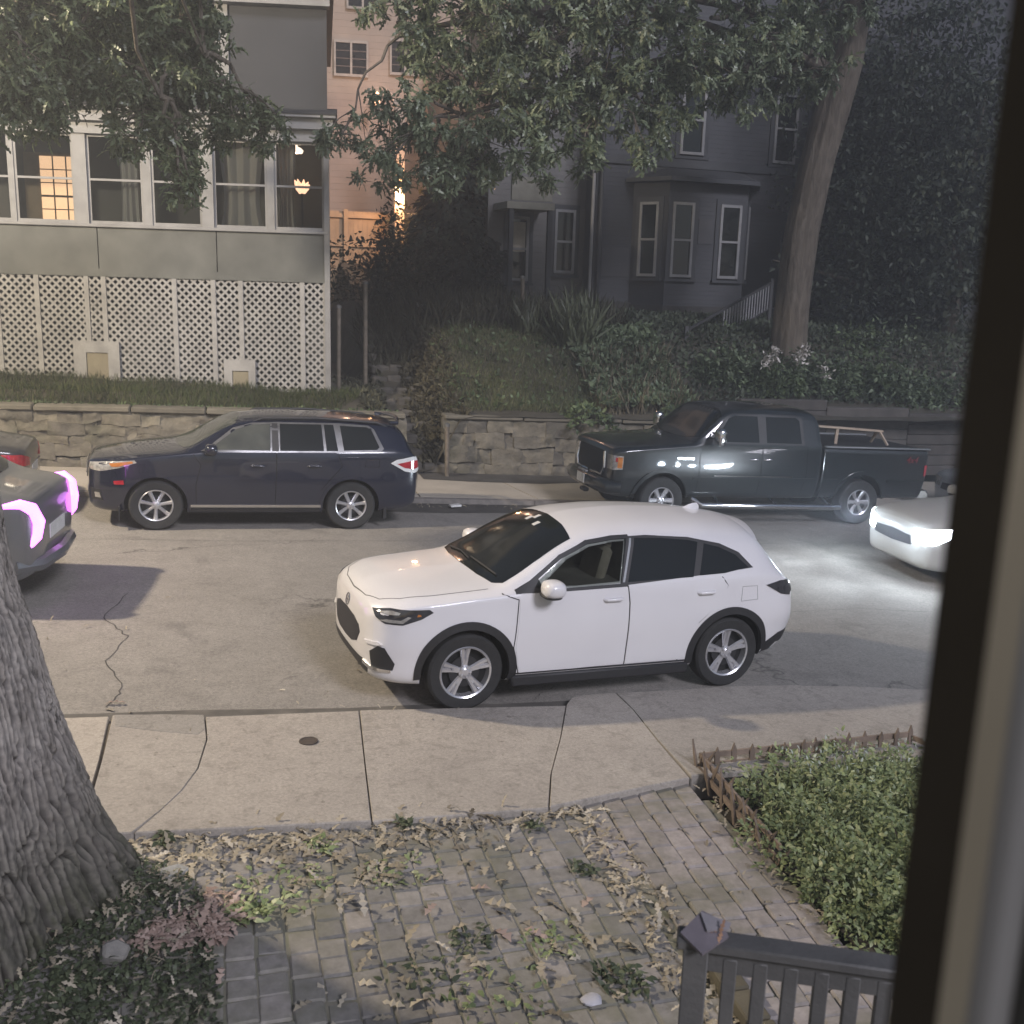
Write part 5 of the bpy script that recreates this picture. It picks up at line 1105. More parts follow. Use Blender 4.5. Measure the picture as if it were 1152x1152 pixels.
BK = bark('street_tree_bark', (.13, .112, .09), (.06, .05, .04), 2.2, .7)
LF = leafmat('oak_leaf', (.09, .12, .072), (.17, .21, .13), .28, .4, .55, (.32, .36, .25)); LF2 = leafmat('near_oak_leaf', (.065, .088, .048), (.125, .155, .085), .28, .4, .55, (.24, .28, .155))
# leaning street tree on the right
def right_tree():
    b = at(887, 398, 23); r = empty('street_tree', (b.x, b.y, b.z-.25)); tag(r, 'big leaning tree across the street whose leafy crown spreads over the houses', 'tree'); loc = r.location
    bm = BM(); pts = [at(884, 412, 23), at(887, 385, 23), at(893, 330, 23), at(902, 260, 23), at(920, 180, 23), at(936, 120, 23), at(948, 75, 22.9), at(960, 20, 22.8), at(985, -60, 22.6), at(1010, -140, 22.4)]
    rad = [.50, .42, .385, .38, .38, .41, .42, .36, .30, .24]; n = 40; rings = []
    for p, q in zip(pts, rad):
        rings.append([bm.verts.new(p-Vector(loc)+Vector((math.cos(6.2832*k/n), math.sin(6.2832*k/n), 0))*q*(1+.05*math.sin(k*.9+p.z)+.05*math.sin(k*2.2))) for k in range(n)])
    for a, c in zip(rings, rings[1:]):
        for k in range(n): bm.faces.new((a[k], a[(k+1) % n], c[(k+1) % n], c[k]))
    mk('trunk', bm, BK, r, 80)
    L = [((385,150),34,20),((440,130),46,20),((480,175),44,20),((432,185),34,19.5),((530,165),55,20),((560,105),58,20),((600,180),40,19.5),((622,135),55,20),((505,85),42,20.5),((475,55),34,20.5),
         ((455,15),46,20.5),((540,35),66,20),((620,45),66,20),((700,35),66,20),((700,105),55,20),((742,135),38,20),((780,55),56,20.5),((822,105),44,21),((860,45),56,21),((910,25),46,21.5),((928,78),28,21.5),((655,170),34,19.5),((725,160),30,19.5),((505,195),28,19.5),
         ((650,95),40,21.5),((580,60),50,22),((760,100),40,21.5),((880,95),34,22), ((570,-30),60,20),((660,-40),70,20),((760,-30),70,20.5),((860,-40),70,21),((460,-40),50,20.5),((950,-30),60,22)]
    lobes = []
    for (u, v), pr, Y in L: c = at(u, v, Y); lobes.append((c, pr/1165*(c-CAM).length*.98))
    fork = at(940, 95, 22.9); bm = BM(); hubs = []
    for j, (uv, Y, sag) in enumerate((((690, 108), 20.5, .5), ((520, 130), 20.2, .7), ((800, 20), 21, .6), ((600, -10), 20.5, .9), ((860, 60), 21.5, .2), ((450, 40), 20.3, .9))):
        pth = limb_path(fork, at(*uv, Y), sag, 9, .10, j+5); tube(bm, [p-Vector(loc) for p in pth], list(np.linspace(.20 if j < 2 else .15, .045, 10)), 10); hubs += pth[2:]
    mk('limb', bm, BK, r); crown(r, lobes, hubs, LF, BK, 1.35, .20, 3, 30)
right_tree()
# big foreground oak on the left: ridged trunk, crown above with boughs hanging over the street
def near_oak():
    C0 = Vector((-1.98, 6.05, gz(-1.98))); r = empty('street_tree', C0); tag(r, 'massive furrowed oak trunk at the left edge, its leaves hanging at the top left', 'tree')
    prof = pchip([-.35, 0, .15, .35, .6, 1.0, 1.5, 2.0, 3.0, 5.0, 7.0], [1.24, 1.19, 1.12, 1.04, .98, .89, .79, .67, .60, .54, .48])
    nA, zs_ = 560, np.concatenate([np.linspace(-.35, 2.6, 330), np.linspace(2.65, 7, 50)]); V = np.zeros((len(zs_), nA, 3)); A = np.arange(nA)*2*math.pi/nA
    for j, z in enumerate(zs_):
        rr = prof(z); fl = max(0, 1-max(0, z)/1.1)
        for i, a in enumerate(A):
            ca, sa = math.cos(a), math.sin(a); p = Vector((ca*3.0, sa*3.0, z*2.2)); w = mnoise.noise_vector(p*1.3)
            q = Vector((ca*15, sa*15, z*1.7+1.5*math.sin(a*9)+.7*math.sin(a*23)))+w*.55; ds = mnoise.voronoi(q)[0]; e1 = min(1, (ds[1]-ds[0])/.22); e1 = e1*e1*(3-2*e1)
            d2 = mnoise.voronoi(Vector((ca*30, sa*30, z*13))+w*2.2)[0]; e2 = min(1, (d2[1]-d2[0])/.3)
            n3 = mnoise.noise(Vector((ca*34, sa*34, z*26)))
            lump = fl*.10*math.sin(a*5+1.2)+.03*mnoise.noise(Vector((ca*1.5, sa*1.5, z*.8)))
            q_ = rr+lump+.058*(e1-.8)*(.75+.25*fl)+.005*e2*e1+.006*n3; V[j, i] = (q_*ca, q_*sa, z)
    idx = np.arange(len(zs_)*nA).reshape(len(zs_), nA); Fq = np.stack([idx[:-1], np.roll(idx, -1, 1)[:-1], np.roll(idx, -1, 1)[1:], idx[1:]], -1).reshape(-1, 4)
    t = NT('oak_bark'); c = t.ramp(t.noise(5, 8, .75), (.3, (.12, .108, .098)), (.7, (.30, .28, .26))); z = t.sep()[2]
    foot_dark = t.math('MULTIPLY', t.ramp(z, (.0, (1, 1, 1)), (.9, (0, 0, 0))), t.ramp(t.noise(5, 5, .7), (.3, (.3, .3, .3)), (.55, (1, 1, 1)))); c = t.mix(foot_dark, c, (.036, .038, .024, 1))  # darker olive tone towards the trunk foot, broken up by noise
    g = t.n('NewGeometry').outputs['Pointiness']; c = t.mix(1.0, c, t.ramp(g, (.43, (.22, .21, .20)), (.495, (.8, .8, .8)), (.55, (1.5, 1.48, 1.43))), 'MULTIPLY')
    t.col(c); t.setp(Roughness=.92); t.b.inputs['Specular IOR Level'].default_value = .2; t.bump(t.noise(60, 4, .7), .5, .01)
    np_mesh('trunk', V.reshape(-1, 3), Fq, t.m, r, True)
    L = [((30,20),62,14.5),((110,30),62,14.5),((185,40),52,14.8),((30,125),34,14),((35,95),40,14),((140,100),48,14.5),((205,100),50,14.6),((258,130),42,14.8),((300,142),30,15),((205,170),34,14.2),((202,215),17,14.0),((155,150),36,14.3),((10,80),42,14),((228,40),38,15),((80,80),46,14.6),((215,205),18,14.1),((70,130),26,14.2),
         ((60,60),60,16.5),((130,70),56,16.5),((30,10),70,17),((190,90),50,16.5),((110,10),60,17),((200,30),50,17),((20,-60),70,14.5),((120,-60),70,14.5),((210,-50),60,15),((-60,40),70,14),((-60,130),50,13.6)]
    lobes = []
    for (u, v), pr, Y in L: c = at(u, v, Y); lobes.append((c, pr/1165*(c-CAM).length*.98))
    top = C0+Vector((0, 0, 6.8)); bm = BM(); hubs = []
    for j, (uv, Y, sag) in enumerate((((120, 10), 14.3, 1.6), ((230, 60), 14.6, 1.5), ((0, 40), 14, 1.6), ((180, 110), 14.2, 1.2))):
        pth = limb_path(top, at(*uv, Y), sag, 10, .12, j+15); tube(bm, [p-C0 for p in pth], list(np.linspace(.10, .012, 11)), 10); hubs += pth[5:]
    for a in (2.2, 3.6, 5.2): tube(bm, limb_path(Vector((0, 0, 6.7)), Vector((math.cos(a)*4, math.sin(a)*4, 10)), .4, 6, .15, int(a*9)), list(np.linspace(.24, .06, 7)), 8)
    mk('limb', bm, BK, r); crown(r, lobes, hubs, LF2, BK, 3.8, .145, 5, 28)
near_oak()
# ------------------------------------------------------------------ shrubs: leaves through a volume on stems
def shrub(name, c, size, n, leaf, lm, label, cat, group=None, tpl=OVATE, up=.4, stems=9, seed=0, shape=2.0):
    r = empty(name, c); tag(r, label, cat, group); q = np.random.default_rng(seed+77)
    v = rdir(n)*(q.random((n, 1))**.42); v[:, 2] = np.abs(v[:, 2]); k = 1+.22*np.sin(v[:, :1]*9+seed)+.18*np.sin(v[:, 1:2]*11+2*seed); P = v*k*np.array(size)
    D = rdir(n)*.8; D[:, 2] += up; D[:, :2] += v[:, :2]*.8; N = rdir(n)*.6; N[:, 2] += .8
    leaves('foliage', P, D, N, leaf*(.6+.8*q.random(n)), lm, r, tpl)
    bm = BM()
    for k_ in range(stems):
        e = P[int(q.integers(n))]*.8; tube(bm, [(e[0]*.15, e[1]*.15, -.1), (e[0]*.5, e[1]*.5, e[2]*.55), tuple(e)], [.02, .014, .006], 5)
    mk('stem', bm, BK, r); return r
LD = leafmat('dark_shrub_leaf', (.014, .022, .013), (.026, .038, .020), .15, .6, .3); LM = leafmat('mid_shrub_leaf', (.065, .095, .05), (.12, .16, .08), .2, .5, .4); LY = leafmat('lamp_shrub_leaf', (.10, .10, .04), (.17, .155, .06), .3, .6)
LG = leafmat('garden_leaf', (.165, .21, .10), (.27, .325, .155), .2, .45, .4, (.42, .45, .26)); LV = leafmat('pale_ground_leaf', (.085, .12, .07), (.15, .19, .11), .2, .5, .4)
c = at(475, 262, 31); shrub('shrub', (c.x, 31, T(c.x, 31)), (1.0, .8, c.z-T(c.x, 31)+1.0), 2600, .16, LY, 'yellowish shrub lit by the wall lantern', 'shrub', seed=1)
c = at(440, 300, 28); shrub('shrub', (c.x, 28, T(c.x, 28)), (1.5, 1.0, c.z-T(c.x, 28)+1.1), 3800, .15, LD, 'dark broad shrub beneath the lamp-lit one, next to the board fence', 'shrub', seed=2)
# dark conifer between the houses
c = at(513, 350, 30); r = empty('conifer', (c.x, 30, T(c.x, 30))); tag(r, 'tall dark conifer standing between the two houses', 'tree'); ht = at(513, 165, 30).z-r.location.z
n = 15000; q = rng.random(n)**1.5; a = rng.random(n)*6.2832; rr = (1.75*(1-q)**.7+.12)*(rng.random(n)**.35)*(1+.15*np.sin(a*5+q*20)); P = np.stack([rr*np.cos(a), rr*np.sin(a), q*ht], 1); D = np.stack([np.cos(a), np.sin(a), -.3+0*a], 1)+rdir(n)*.5
leaves('crown', P, D, rdir(n)*.5+np.array([0, 0, .8]), .20*(.6+.8*rng.random(n)), leafmat('conifer_needle', (.010, .014, .010), (.018, .024, .016), .05, .8, .2), r, OVATE)
bm = BM(); tube(bm, [(0, 0, -.3), (0, 0, ht*.9)], [.16, .03], 10); mk('trunk', bm, BK, r)
# background trees on the right, behind the leaning trunk
for (u, v, pr, Y, lab, sd) in ((1010, 300, 105, 25.6, 'dark bushy tree at the right beyond the timber wall, nearest the window frame', 3), (1020, 130, 120, 26.6, 'tall dark tree filling the upper right behind the leaning trunk', 4), (1085, 220, 120, 24.6, 'dark tree at the right edge half hidden by the window frame', 6)):
    c = at(u, v, Y); g_ = T(c.x, Y); r = empty('tree', (c.x, Y, g_)); tag(r, lab, 'tree'); R_ = pr/1165*(c-CAM).length; hz = c.z-g_
    n = int(15000); v_ = rdir(n)*(rng.random((n, 1))**.4); v_ *= 1+.32*np.sin(v_[:, :1]*8+sd)*np.cos(v_[:, 2:]*7); P = v_*R_*np.array([1, .8, 1.15])+np.array([0, 0, hz]); P = P[P[:, 2] > .15]; n = len(P)
    leaves('crown', P, rdir(n)+np.array([0, 0, -.3]), rdir(n)*.6+np.array([0, 0, .8]), .15*(.6+.8*rng.random(n)), leafmat('dusk_leaf', (.036, .046, .036), (.066, .08, .058), .15, .6, .3), r, OVATE)
    bm = BM(); tube(bm, [(0, 0, -.3), (.1, 0, hz*.6), (0, .1, hz)], [.22, .17, .08], 10)
    for k in range(6): e = P[int(rng.integers(n))]; tube(bm, [(0, 0, hz*.5), tuple(e*.5+np.array([0, 0, hz*.3])), tuple(e)], [.09, .06, .02], 6)
    mk('trunk', bm, BK, r)
# planting along the top of the timber wall: separate shrubs
pl = [(790, 425, 26, 22.2), (818, 415, 30, 22.0), (846, 425, 30, 21.8), (872, 432, 26, 21.4), (905, 425, 34, 21.6), (940, 430, 30, 21.6), (975, 425, 38, 21.8), (1010, 440, 34, 21.4), (1045, 448, 30, 21.3), (955, 398, 36, 23.2), (1000, 400, 40, 23.5), (830, 385, 26, 24.2)]
words = ['leafy shrub left of the leaning trunk foot, first along the timber wall', 'second leafy shrub from the left along the timber wall', 'leafy shrub just left of the white flower stalks', 'low shrub right under the leaning trunk', 'leafy shrub just right of the leaning trunk', 'shrub above the truck cab rear corner on the timber wall', 'large shrub on the timber wall above the open truck bed', 'shrub spilling over the timber wall above the bed end', 'last shrub on the timber wall beside the window frame', 'taller shrub standing behind the row, right of the trunk', 'tallest shrub behind the row, near the dark bushy tree', 'small shrub beside the porch stairs']
for i, ((u, v, pr, Y), w) in enumerate(zip(pl, words)):
    c = at(u, v, Y); R_ = pr/1165*(c-CAM).length; z = min(c.z-R_*.5, T(c.x, Y)+.1); shrub('shrub', (c.x, Y, z), (R_*1.15, .55, c.z-z+R_*.75), 1150, .115, LV if i % 3 else LM, w, 'shrub', 'shrubs along the timber wall', seed=i+20)
# pale flower stalks
wf = mat('white_blossom', (.55, .52, .48), (.45, .42, .38), 20, .8)
for i, (u, v) in enumerate(((862, 405), (871, 398), (898, 402), (905, 395), (927, 418))):
    c = at(u, v, 21.2); z0 = T(c.x, 21.2); r = empty('flower_stalk', (c.x, 21.2, z0)); tag(r, 'pale flower spike rising from the shrubs under the leaning tree', 'flower', 'pale flower spikes'); h = c.z-z0+.15
    bm = BM(); tube(bm, [(0, 0, 0), (.04, 0, h*.6), (.02, 0, h)], [.012, .010, .006], 5); mk('stem', bm, LM, r)
    n = 60; q = rng.random(n); P = np.stack([.02+.05*rng.normal(size=n), .05*rng.normal(size=n), h-.30*q], 1); leaves('blossom', P, rdir(n), rdir(n), .07+.04*rng.random(n), wf, r, OVATE)
# ornamental grass clump, dry weeds on the bank
def tuft(name, c, n, h, spread, lm, label, cat, kind=None, sc=1.0):
    q = rng.random(n)*6.2832; rr = spread*np.sqrt(rng.random(n)); P = np.stack([rr*np.cos(q), rr*np.sin(q), 0*q], 1); D = np.stack([np.cos(q)*.5, np.sin(q)*.5, 1.0+0*q], 1)+rng.normal(size=(n, 3))*.25
    r = empty(name, c); tag(r, label, cat); leaves('blades', P, D, np.stack([np.cos(q), np.sin(q), .4+0*q], 1), h*(.5+.7*rng.random(n)), lm, r, BLADE, .55, .02); return r
c = at(645, 402, 23.0); tuft('grass_clump', (c.x, 23.0, T(c.x, 23)), 320, 1.0, .45, leafmat('long_grass', (.07, .085, .05), (.13, .15, .09), .2), 'arching ornamental grass clump above the short stone wall', 'grass')
c = at(590, 398, 23.6); tuft('grass_clump', (c.x, 23.6, T(c.x, 23.6)), 160, .7, .35, leafmat('long_grass2', (.05, .06, .04), (.09, .10, .06), .2), 'smaller grass clump by the wire fence', 'grass')
def scatter(name, poly, n, zf, h, lm, kindlab, cat, tpl=BLADE, up=1.0, tilt=.4, curl=.4, fold=.02, zoff=0.0):
    x, y = sample_poly(poly, n); n = len(x); z = np.array([zf(a, b) for a, b in zip(x, y)])+zoff
    D = rdir(n)*tilt; D[:, 2] += up; N = rdir(n); o = leaves(name, np.stack([x, y, z], 1), D, N, h*(.4+.9*rng.random(n)), lm, None, tpl, curl, fold); return stuff(o, kindlab, cat)
GR = leafmat('lawn_blade', (.04, .055, .022), (.07, .09, .035), .2, .7, .3, (.13, .125, .06))
scatter('lawn_grass', [(-9, 20.0), (1.7, 20.0), (2.4, 21.2), (1.7, 21.35), (-9, 23.1)], 26000, T, .14, GR, 'rough lawn strip at the foot of the white lattice', 'grass', tilt=.6)
scatter('bank_grass', [(3.95, 20.45), (7.0, 20.45), (8.6, 21.5), (8.6, 24.2), (4.1, 24.4)], 26000, T, .13, leafmat('bank_blade', (.08, .095, .046), (.14, .155, .075), .2, .7, .3, (.25, .23, .14)), 'rough grass bank above the short stone wall', 'grass', tilt=.6)
DW = leafmat('dry_weed', (.10, .09, .06), (.19, .165, .115), .2, .8, .2, (.24, .21, .15))
a = at(670, 455, 20.9); b = at(765, 450, 21.4); scatter('dry_weeds', [(a.x, 20.5), (b.x, 20.6), (b.x, 22.6), (a.x, 22.4)], 1500, T, .42, DW, 'dry pale weeds and stalks on the bank behind the pickup hood', 'weeds', tilt=.45, curl=.3)
scatter('dry_weeds', [(a.x, 20.5), (b.x, 20.6), (b.x, 23.6), (a.x, 23.4)], 4200, T, .14, LV, 'small green leaves among the dry weeds behind the pickup hood', 'weeds', OVATE, .3, 1, .2, .1, .25)
scatter('ground_cover', [(9.0, 21.0), (20, 21.0), (20, 27.0), (9.2, 27.0)], 15000, T, .13, leafmat('slope_leaf', (.04, .052, .036), (.075, .092, .06), .15, .6, .3), 'low leafy ground cover on the slope round the leaning tree', 'ground cover', OVATE, .5, 1, .3, .1, .10)
scatter('bank_weeds', [(4.0, 20.5), (7.2, 20.5), (8.0, 24), (4.0, 24.3)], 750, T, .12, LM, 'small leafy weeds through the grass bank', 'weeds', OVATE, .5, 1, .3, .1, .08)
a = at(470, 380, 24.4); scatter('dry_weeds', [(2.8, 23.4), (9, 23.8), (9, 26.5), (2.8, 26.5)], 3800, T, .6, leafmat('shade_weed', (.035, .036, .026), (.07, .07, .05), .1, .8, .2), 'dim weeds along the wire fence between the houses', 'weeds', tilt=.5)
scatter('path_weeds', [(3.4, 20.1), (4.35, 20.1), (4.35, 24.6), (3.4, 24.6)], 7000, T, .12, leafmat('path_edge_dry', (.05, .045, .03), (.10, .09, .06), .1, .8, .2), 'dry weeds and leaves on the steep edge beside the path steps', 'weeds', OVATE, .5, 1, .3, .1, .02)
scatter('path_weeds', [(2.3, 20.0), (2.9, 20.2), (3.0, 24.2), (2.0, 24.2)], 2200, T, .12, leafmat('path_edge_leaf', (.04, .042, .03), (.08, .08, .055), .1, .8, .2), 'dim weeds along the porch side of the path steps', 'weeds', OVATE, .5, 1, .3, .1, .02)
scatter('wall_moss', [(-8, 19.72), (2.9, 19.72), (2.9, 20.05), (-8, 20.05)], 2600, lambda x, y: WZ(x)+.11-max(0, 19.9-y)*2.2*(.3+.7*abs(math.sin(x*2.3+1)*math.sin(x*5.1))), .07, LM, 'small leaves trailing over the long stone wall top', 'creeper', OVATE, .2, 1, .3, .1)
a = at(700, 520, 19.9); scatter('wall_creeper', [(a.x-1.2, 19.75), (a.x+1.2, 19.75), (a.x+1.2, 20.4), (a.x-1.2, 20.4)], 900, lambda x, y: .95+.3*math.sin(x*3)-.6*max(0, 20-y)*2, .12, LM, 'creeper hanging over the short stone wall', 'creeper', OVATE, .2, 1, .3, .1)
# ------------------------------------------------------------------ fence, posts and pipe on the bank
mt = mat('dull_steel', (.20, .20, .19), (.12, .12, .115), 6, .5, .5)
a = at(470, 343, 25.0); b = at(592, 344, 25.4); r = empty('wire_fence', (a.x, a.y, T(a.x, a.y))); tag(r, 'low chain link fence across the gap between the houses', 'fence'); zt = a.z-r.location.z; Lx = b.x-a.x
bm = BM(); tube(bm, [(0, 0, zt), (Lx, .4, zt+.02)], .028, 8); mk('rail', bm, mt, r)
for t_ in (0, .5, 1): bm = BM(); tube(bm, [(Lx*t_, .4*t_, -.6), (Lx*t_, .4*t_, zt+.06)], .035, 8); mk('post', bm, mt, r)
bm = BM(); k = -12
while k*.12 < Lx:
    for s in (-1, 1):
        x0 = k*.12; pts = []
        lo, hi = .0, zt; xa, xb = (x0, x0+zt) if s > 0 else (x0+zt, x0)
        t0 = 0 if xa >= 0 else (0-xa)/(xb-xa) if xb > xa else 0; t1 = 1 if max(xa, xb) <= Lx else None
        A_, B_ = Vector((xa, 0, 0)), Vector((xb, 0, zt))
        f = [t for t in np.linspace(0, 1, 9) if 0 <= A_.lerp(B_, t).x <= Lx]
        if len(f) > 1: p, q_ = A_.lerp(B_, f[0]), A_.lerp(B_, f[-1]); p.y = .4*p.x/Lx; q_.y = .4*q_.x/Lx; tube(bm, [p, q_], .006, 4, False)
    k += 1
mk('wire_mesh', bm, mt, r)
for (u, v0, v1, Y, rad, lab) in ((411, 318, 410, 22.6, .05, 'rusty pipe post standing right of the porch corner'), (381, 345, 432, 21.6, .045, 'short dark pipe post close beside the porch corner'), (588, 312, 388, 24.6, .05, 'pale weathered pole in front of the shingled wing'), (503, 478, 524, 19.7, .045, 'upright iron pipe at the corner of the short stone wall')):
    p = at(u, v1, Y); q = at(u, v0, Y); z0 = min(p.z, T(p.x, Y)) - .1 if Y > 20 else gz(p.x)+.085; o = empty('pipe_post', (p.x, Y, z0)); tag(o, lab, 'post')
    bm = BM(); tube(bm, [(0, 0, 0), (q.x-p.x, 0, q.z-z0)], rad, 10); mk('pipe', bm, mat('rusty_pipe', (.20, .17, .13), (.11, .09, .07), 8, .7, .2), o); bm = BM(); lathe(bm, [(rad*1.25, -.03), (rad*1.25, .02), (.001, .05)], 10, 'Z', (q.x-p.x, 0, q.z-z0)); mk('cap', bm, mt, o)
# ------------------------------------------------------------------ garden bed: low picket edging and leafy planting
ew = mat('edging_wood', (.19, .145, .11), (.11, .085, .065), 6, .85, bump=.5, island=.25)
r = empty('picket_edging', (3.46, 7.02, gz(3.46))); tag(r, 'low brown pointed picket edging round the leafy garden bed', 'fence'); o = Vector(r.location)
def picket(bm, p, h, w, t, lean=(0, 0), ang=0):
    p = Vector(p)-o; top = p+Vector((lean[0], lean[1], h)); d = (top-p).normalized(); c_, s_ = math.cos(ang), math.sin(ang); e = Vector((c_, s_, 0))*w/2; f = Vector((-s_, c_, 0))*t/2
    m_ = p+d*(h-.06); v = [bm.verts.new(q) for q in (p-e-f, p+e-f, m_+e-f, top-f, m_-e-f, p-e+f, p+e+f, m_+e+f, top+f, m_-e+f)]
    bm.faces.new(v[:5]); bm.faces.new(v[9:4:-1])
    for i in range(5): j = (i+1) % 5; bm.faces.new((v[i], v[i+5], v[j+5], v[j]))
rp = random.Random(8)
A, B = Vector((3.46, 7.02, 0)), Vector((5.55, 7.24, 0)); ang = math.atan2(B.y-A.y, B.x-A.x)
for k in range(14):
    p = A.lerp(B, k/13); bm = BM(); picket(bm, (p.x, p.y, gz(p.x)-.05), .27+rp.uniform(-.02, .02), .045, .014, (rp.uniform(-.02, .02), rp.uniform(-.03, .03)), ang); mk('picket', bm, ew, r, smooth=False)
for z in (.06, .15): bm = BM(); bar(bm, (A.x-o.x, A.y-o.y+.018, gz(A.x)+z-o.z), (B.x-o.x, B.y-o.y+.018, gz(B.x)+z-o.z), .02, .045); mk('rail', bm, ew, r, smooth=False)
A2 = Vector((5.55, 7.24, 0)); B2 = Vector((6.3, 5.6, 0))
for k in range(1, 9):
    p = A2.lerp(B2, k/8); bm = BM(); picket(bm, (p.x, p.y, gz(p.x)-.05), .215, .04, .014, (0, 0), math.atan2(B2.y-A2.y, B2.x-A2.x)); mk('picket', bm, ew, r, smooth=False)
bm = BM(); bar(bm, (A2.x-o.x+.018, A2.y-o.y, gz(A2.x)+.125-o.z), (B2.x-o.x+.018, B2.y-o.y, gz(B2.x)+.125-o.z), .02, .045); mk('rail', bm, ew, r, smooth=False)
# collapsed side: pickets crossed and leaning along the walk
A3, B3 = Vector((3.44, 7.05, 0)), Vector((3.40, 5.70, 0))
for k in range(13):
    p = A3.lerp(B3, k/12); s = 1 if k % 2 else -1; bm = BM(); picket(bm, (p.x-.02*s, p.y, gz(p.x)-.03), .29-.005*k, .04, .014, (.03+rp.uniform(-.03, .03), .16*s+rp.uniform(-.05, .05)), math.pi/2); mk('picket', bm, ew, r, smooth=False)
bm = BM(); bar(bm, (A3.x-o.x+.03, A3.y-o.y, .15), (B3.x-o.x+.05, B3.y-o.y, .11), .02, .045); bar(bm, (A3.x-o.x+.0, A3.y-o.y, .06), (B3.x-o.x+.02, B3.y-o.y, .04), .02, .045); mk('rail', bm, ew, r, smooth=False)
sheet('garden_soil', [(3.40, 3.9), (6.4, 3.9), (6.3, 5.6), (5.55, 7.22), (3.44, 7.02)], .03, M['soil'])
# leafy bed: mounds of one planting
mounds = [(4.05, 6.45, .62, .52), (4.65, 6.6, .7, .60), (5.2, 6.5, .6, .55), (3.85, 5.85, .5, .50), (4.4, 5.95, .65, .62), (5.0, 5.9, .6, .6), (5.6, 6.2, .6, .55), (3.75, 5.25, .42, .42), (4.2, 5.35, .55, .55), (4.8, 5.3, .6, .58), (3.8, 4.85, .36, .34), (4.3, 4.8, .5, .46), (4.9, 4.7, .5, .5), (5.5, 5.4, .6, .5)]
where = ['behind the bare back corner', 'at the back of the bed with tallest sprigs', 'by the back right pickets', 'along the crossed pickets', 'in the bed centre', 'right of the bed centre', 'beside the window frame at the back', 'at the crossed pickets end', 'in the front centre', 'front right of centre', 'at the front left tip by the walk', 'at the front edge above the railing', 'front right above the railing', 'beside the window frame in front']
for i, (x, y, rr, h) in enumerate(mounds):
    shrub('garden_shrub', (x-.02, y-.06, gz(x)+.02), (rr, rr*.95, h*(.42 if y > 6.3 else (.58 if y > 5.6 else .68))), 3600, .042, LG, 'leafy green garden plant '+where[i], 'plant', 'leafy plants in the garden bed', seed=i+50, up=.55, stems=6)
n = 26
for i in range(0): pass
x, y = sample_poly([(4.0, 6.3), (5.4, 6.6), (5.4, 6.9), (4.0, 6.8)], 90); n = len(x); D = rdir(n)*.5; D[:, 2] += 1
stuff(leaves('flower_sprigs', np.stack([x, y, .20+.16*rng.random(n)+SL*x], 1), D, rdir(n), .022+.025*rng.random(n), mat('sprig_white', (.40, .44, .36)), None, OVATE), 'tiny pale flower sprigs on top of the leafy garden bed', 'flowers')
# ------------------------------------------------------------------ dark wooden railing at the bottom right, slate on its post
A = at(773, 1049, 2.6); B = A + Vector((.93, -.44, 0)); r = empty('porch_railing', (A.x, A.y, A.z-1.0)); tag(r, 'dark grey wooden porch railing with square balusters', 'railing'); rw = mat('railing_grey', (.115, .112, .106), (.07, .069, .067), 4, .6, bump=.25, bscale=60)
d = B-A; u_ = d.normalized()
bm = BM(); bar(bm, (-.03*u_.x, -.03*u_.y, 1.0-.02), Vector((0, 0, .98))+d, .085, .034, bev=.006); mk('top_rail', bm, rw, r)
bm = BM(); bar(bm, (0, 0, .925), Vector((0, 0, .925))+d, .035, .075, bev=.003); mk('lower_rail', bm, rw, r); bm = BM(); bar(bm, (0, 0, .10), Vector((0, 0, .10))+d, .035, .075, bev=.003); mk('lower_rail', bm, rw, r)
bm = BM(); box(bm, (u_.x*.03, u_.y*.03, .40), (.075, .085, 1.16), rz=math.atan2(u_.y, u_.x), bev=.004); mk('post', bm, rw, r)
for k in range(11): p = u_*(.135+k*.0905); bm = BM(); box(bm, (p.x, p.y, .52), (.042, .042, .84), rz=math.atan2(u_.y, u_.x), bev=.003); mk('baluster', bm, rw, r)
P = A + u_*.05
s = empty('slate_piece', (P.x, P.y, A.z+.005), (R(10), R(-8), .5)); tag(s, 'broken purple grey slate tile balanced on the railing post', 'slate')
bm = BM(); prism(bm, [(-.075, -.05), (.04, -.062), (.075, -.01), (.062, .055), (-.06, .045)], .0, .010); mk('tile', bm, mat('purple_slate', (.17, .15, .165), (.13, .115, .125), 12, .7, bump=.3), s, smooth=False)
bm = BM(); prism(bm, [(.0, -.01), (.055, -.05), (.082, -.04), (.045, .05)], .012, .020); mk('chip', bm, mat('pale_slate', (.26, .24, .25), (.2, .19, .2), 12, .7), s, smooth=False)
lf = np.array([[0, 0, 0]]*6)*0. ; n = 6
o_ = leaves('dry_leaf', rng.normal(size=(n, 3))*np.array([.012, .012, .004]), rdir(n)*np.array([1, 1, .3]), np.array([[0, 0, 1.]]*n)+rdir(n)*.5, np.full(n, .045), leafmat('rust_leaf', (.30, .16, .10), (.42, .25, .16), .2), None, OAK); q = at(806, 1042, 2.56); o_.location = (q.x, q.y, A.z+.016); tag(o_, 'curled rust coloured dry leaf lying against the slate on the railing', 'leaf')
# mossy kerb stone strip beside the railing
bm = BM(); 
for k in range(7): bx(bm, 2.42, 2.56, 3.2+k*.24, 3.425+k*.24, gz(2.5)-.05, gz(2.5)+.10, bev=.01)
struct(mk('kerb_edging', bm, mat('mossy_edging', (.12, .105, .07), (.07, .062, .042), 5, .95, bump=.5), smooth=False))
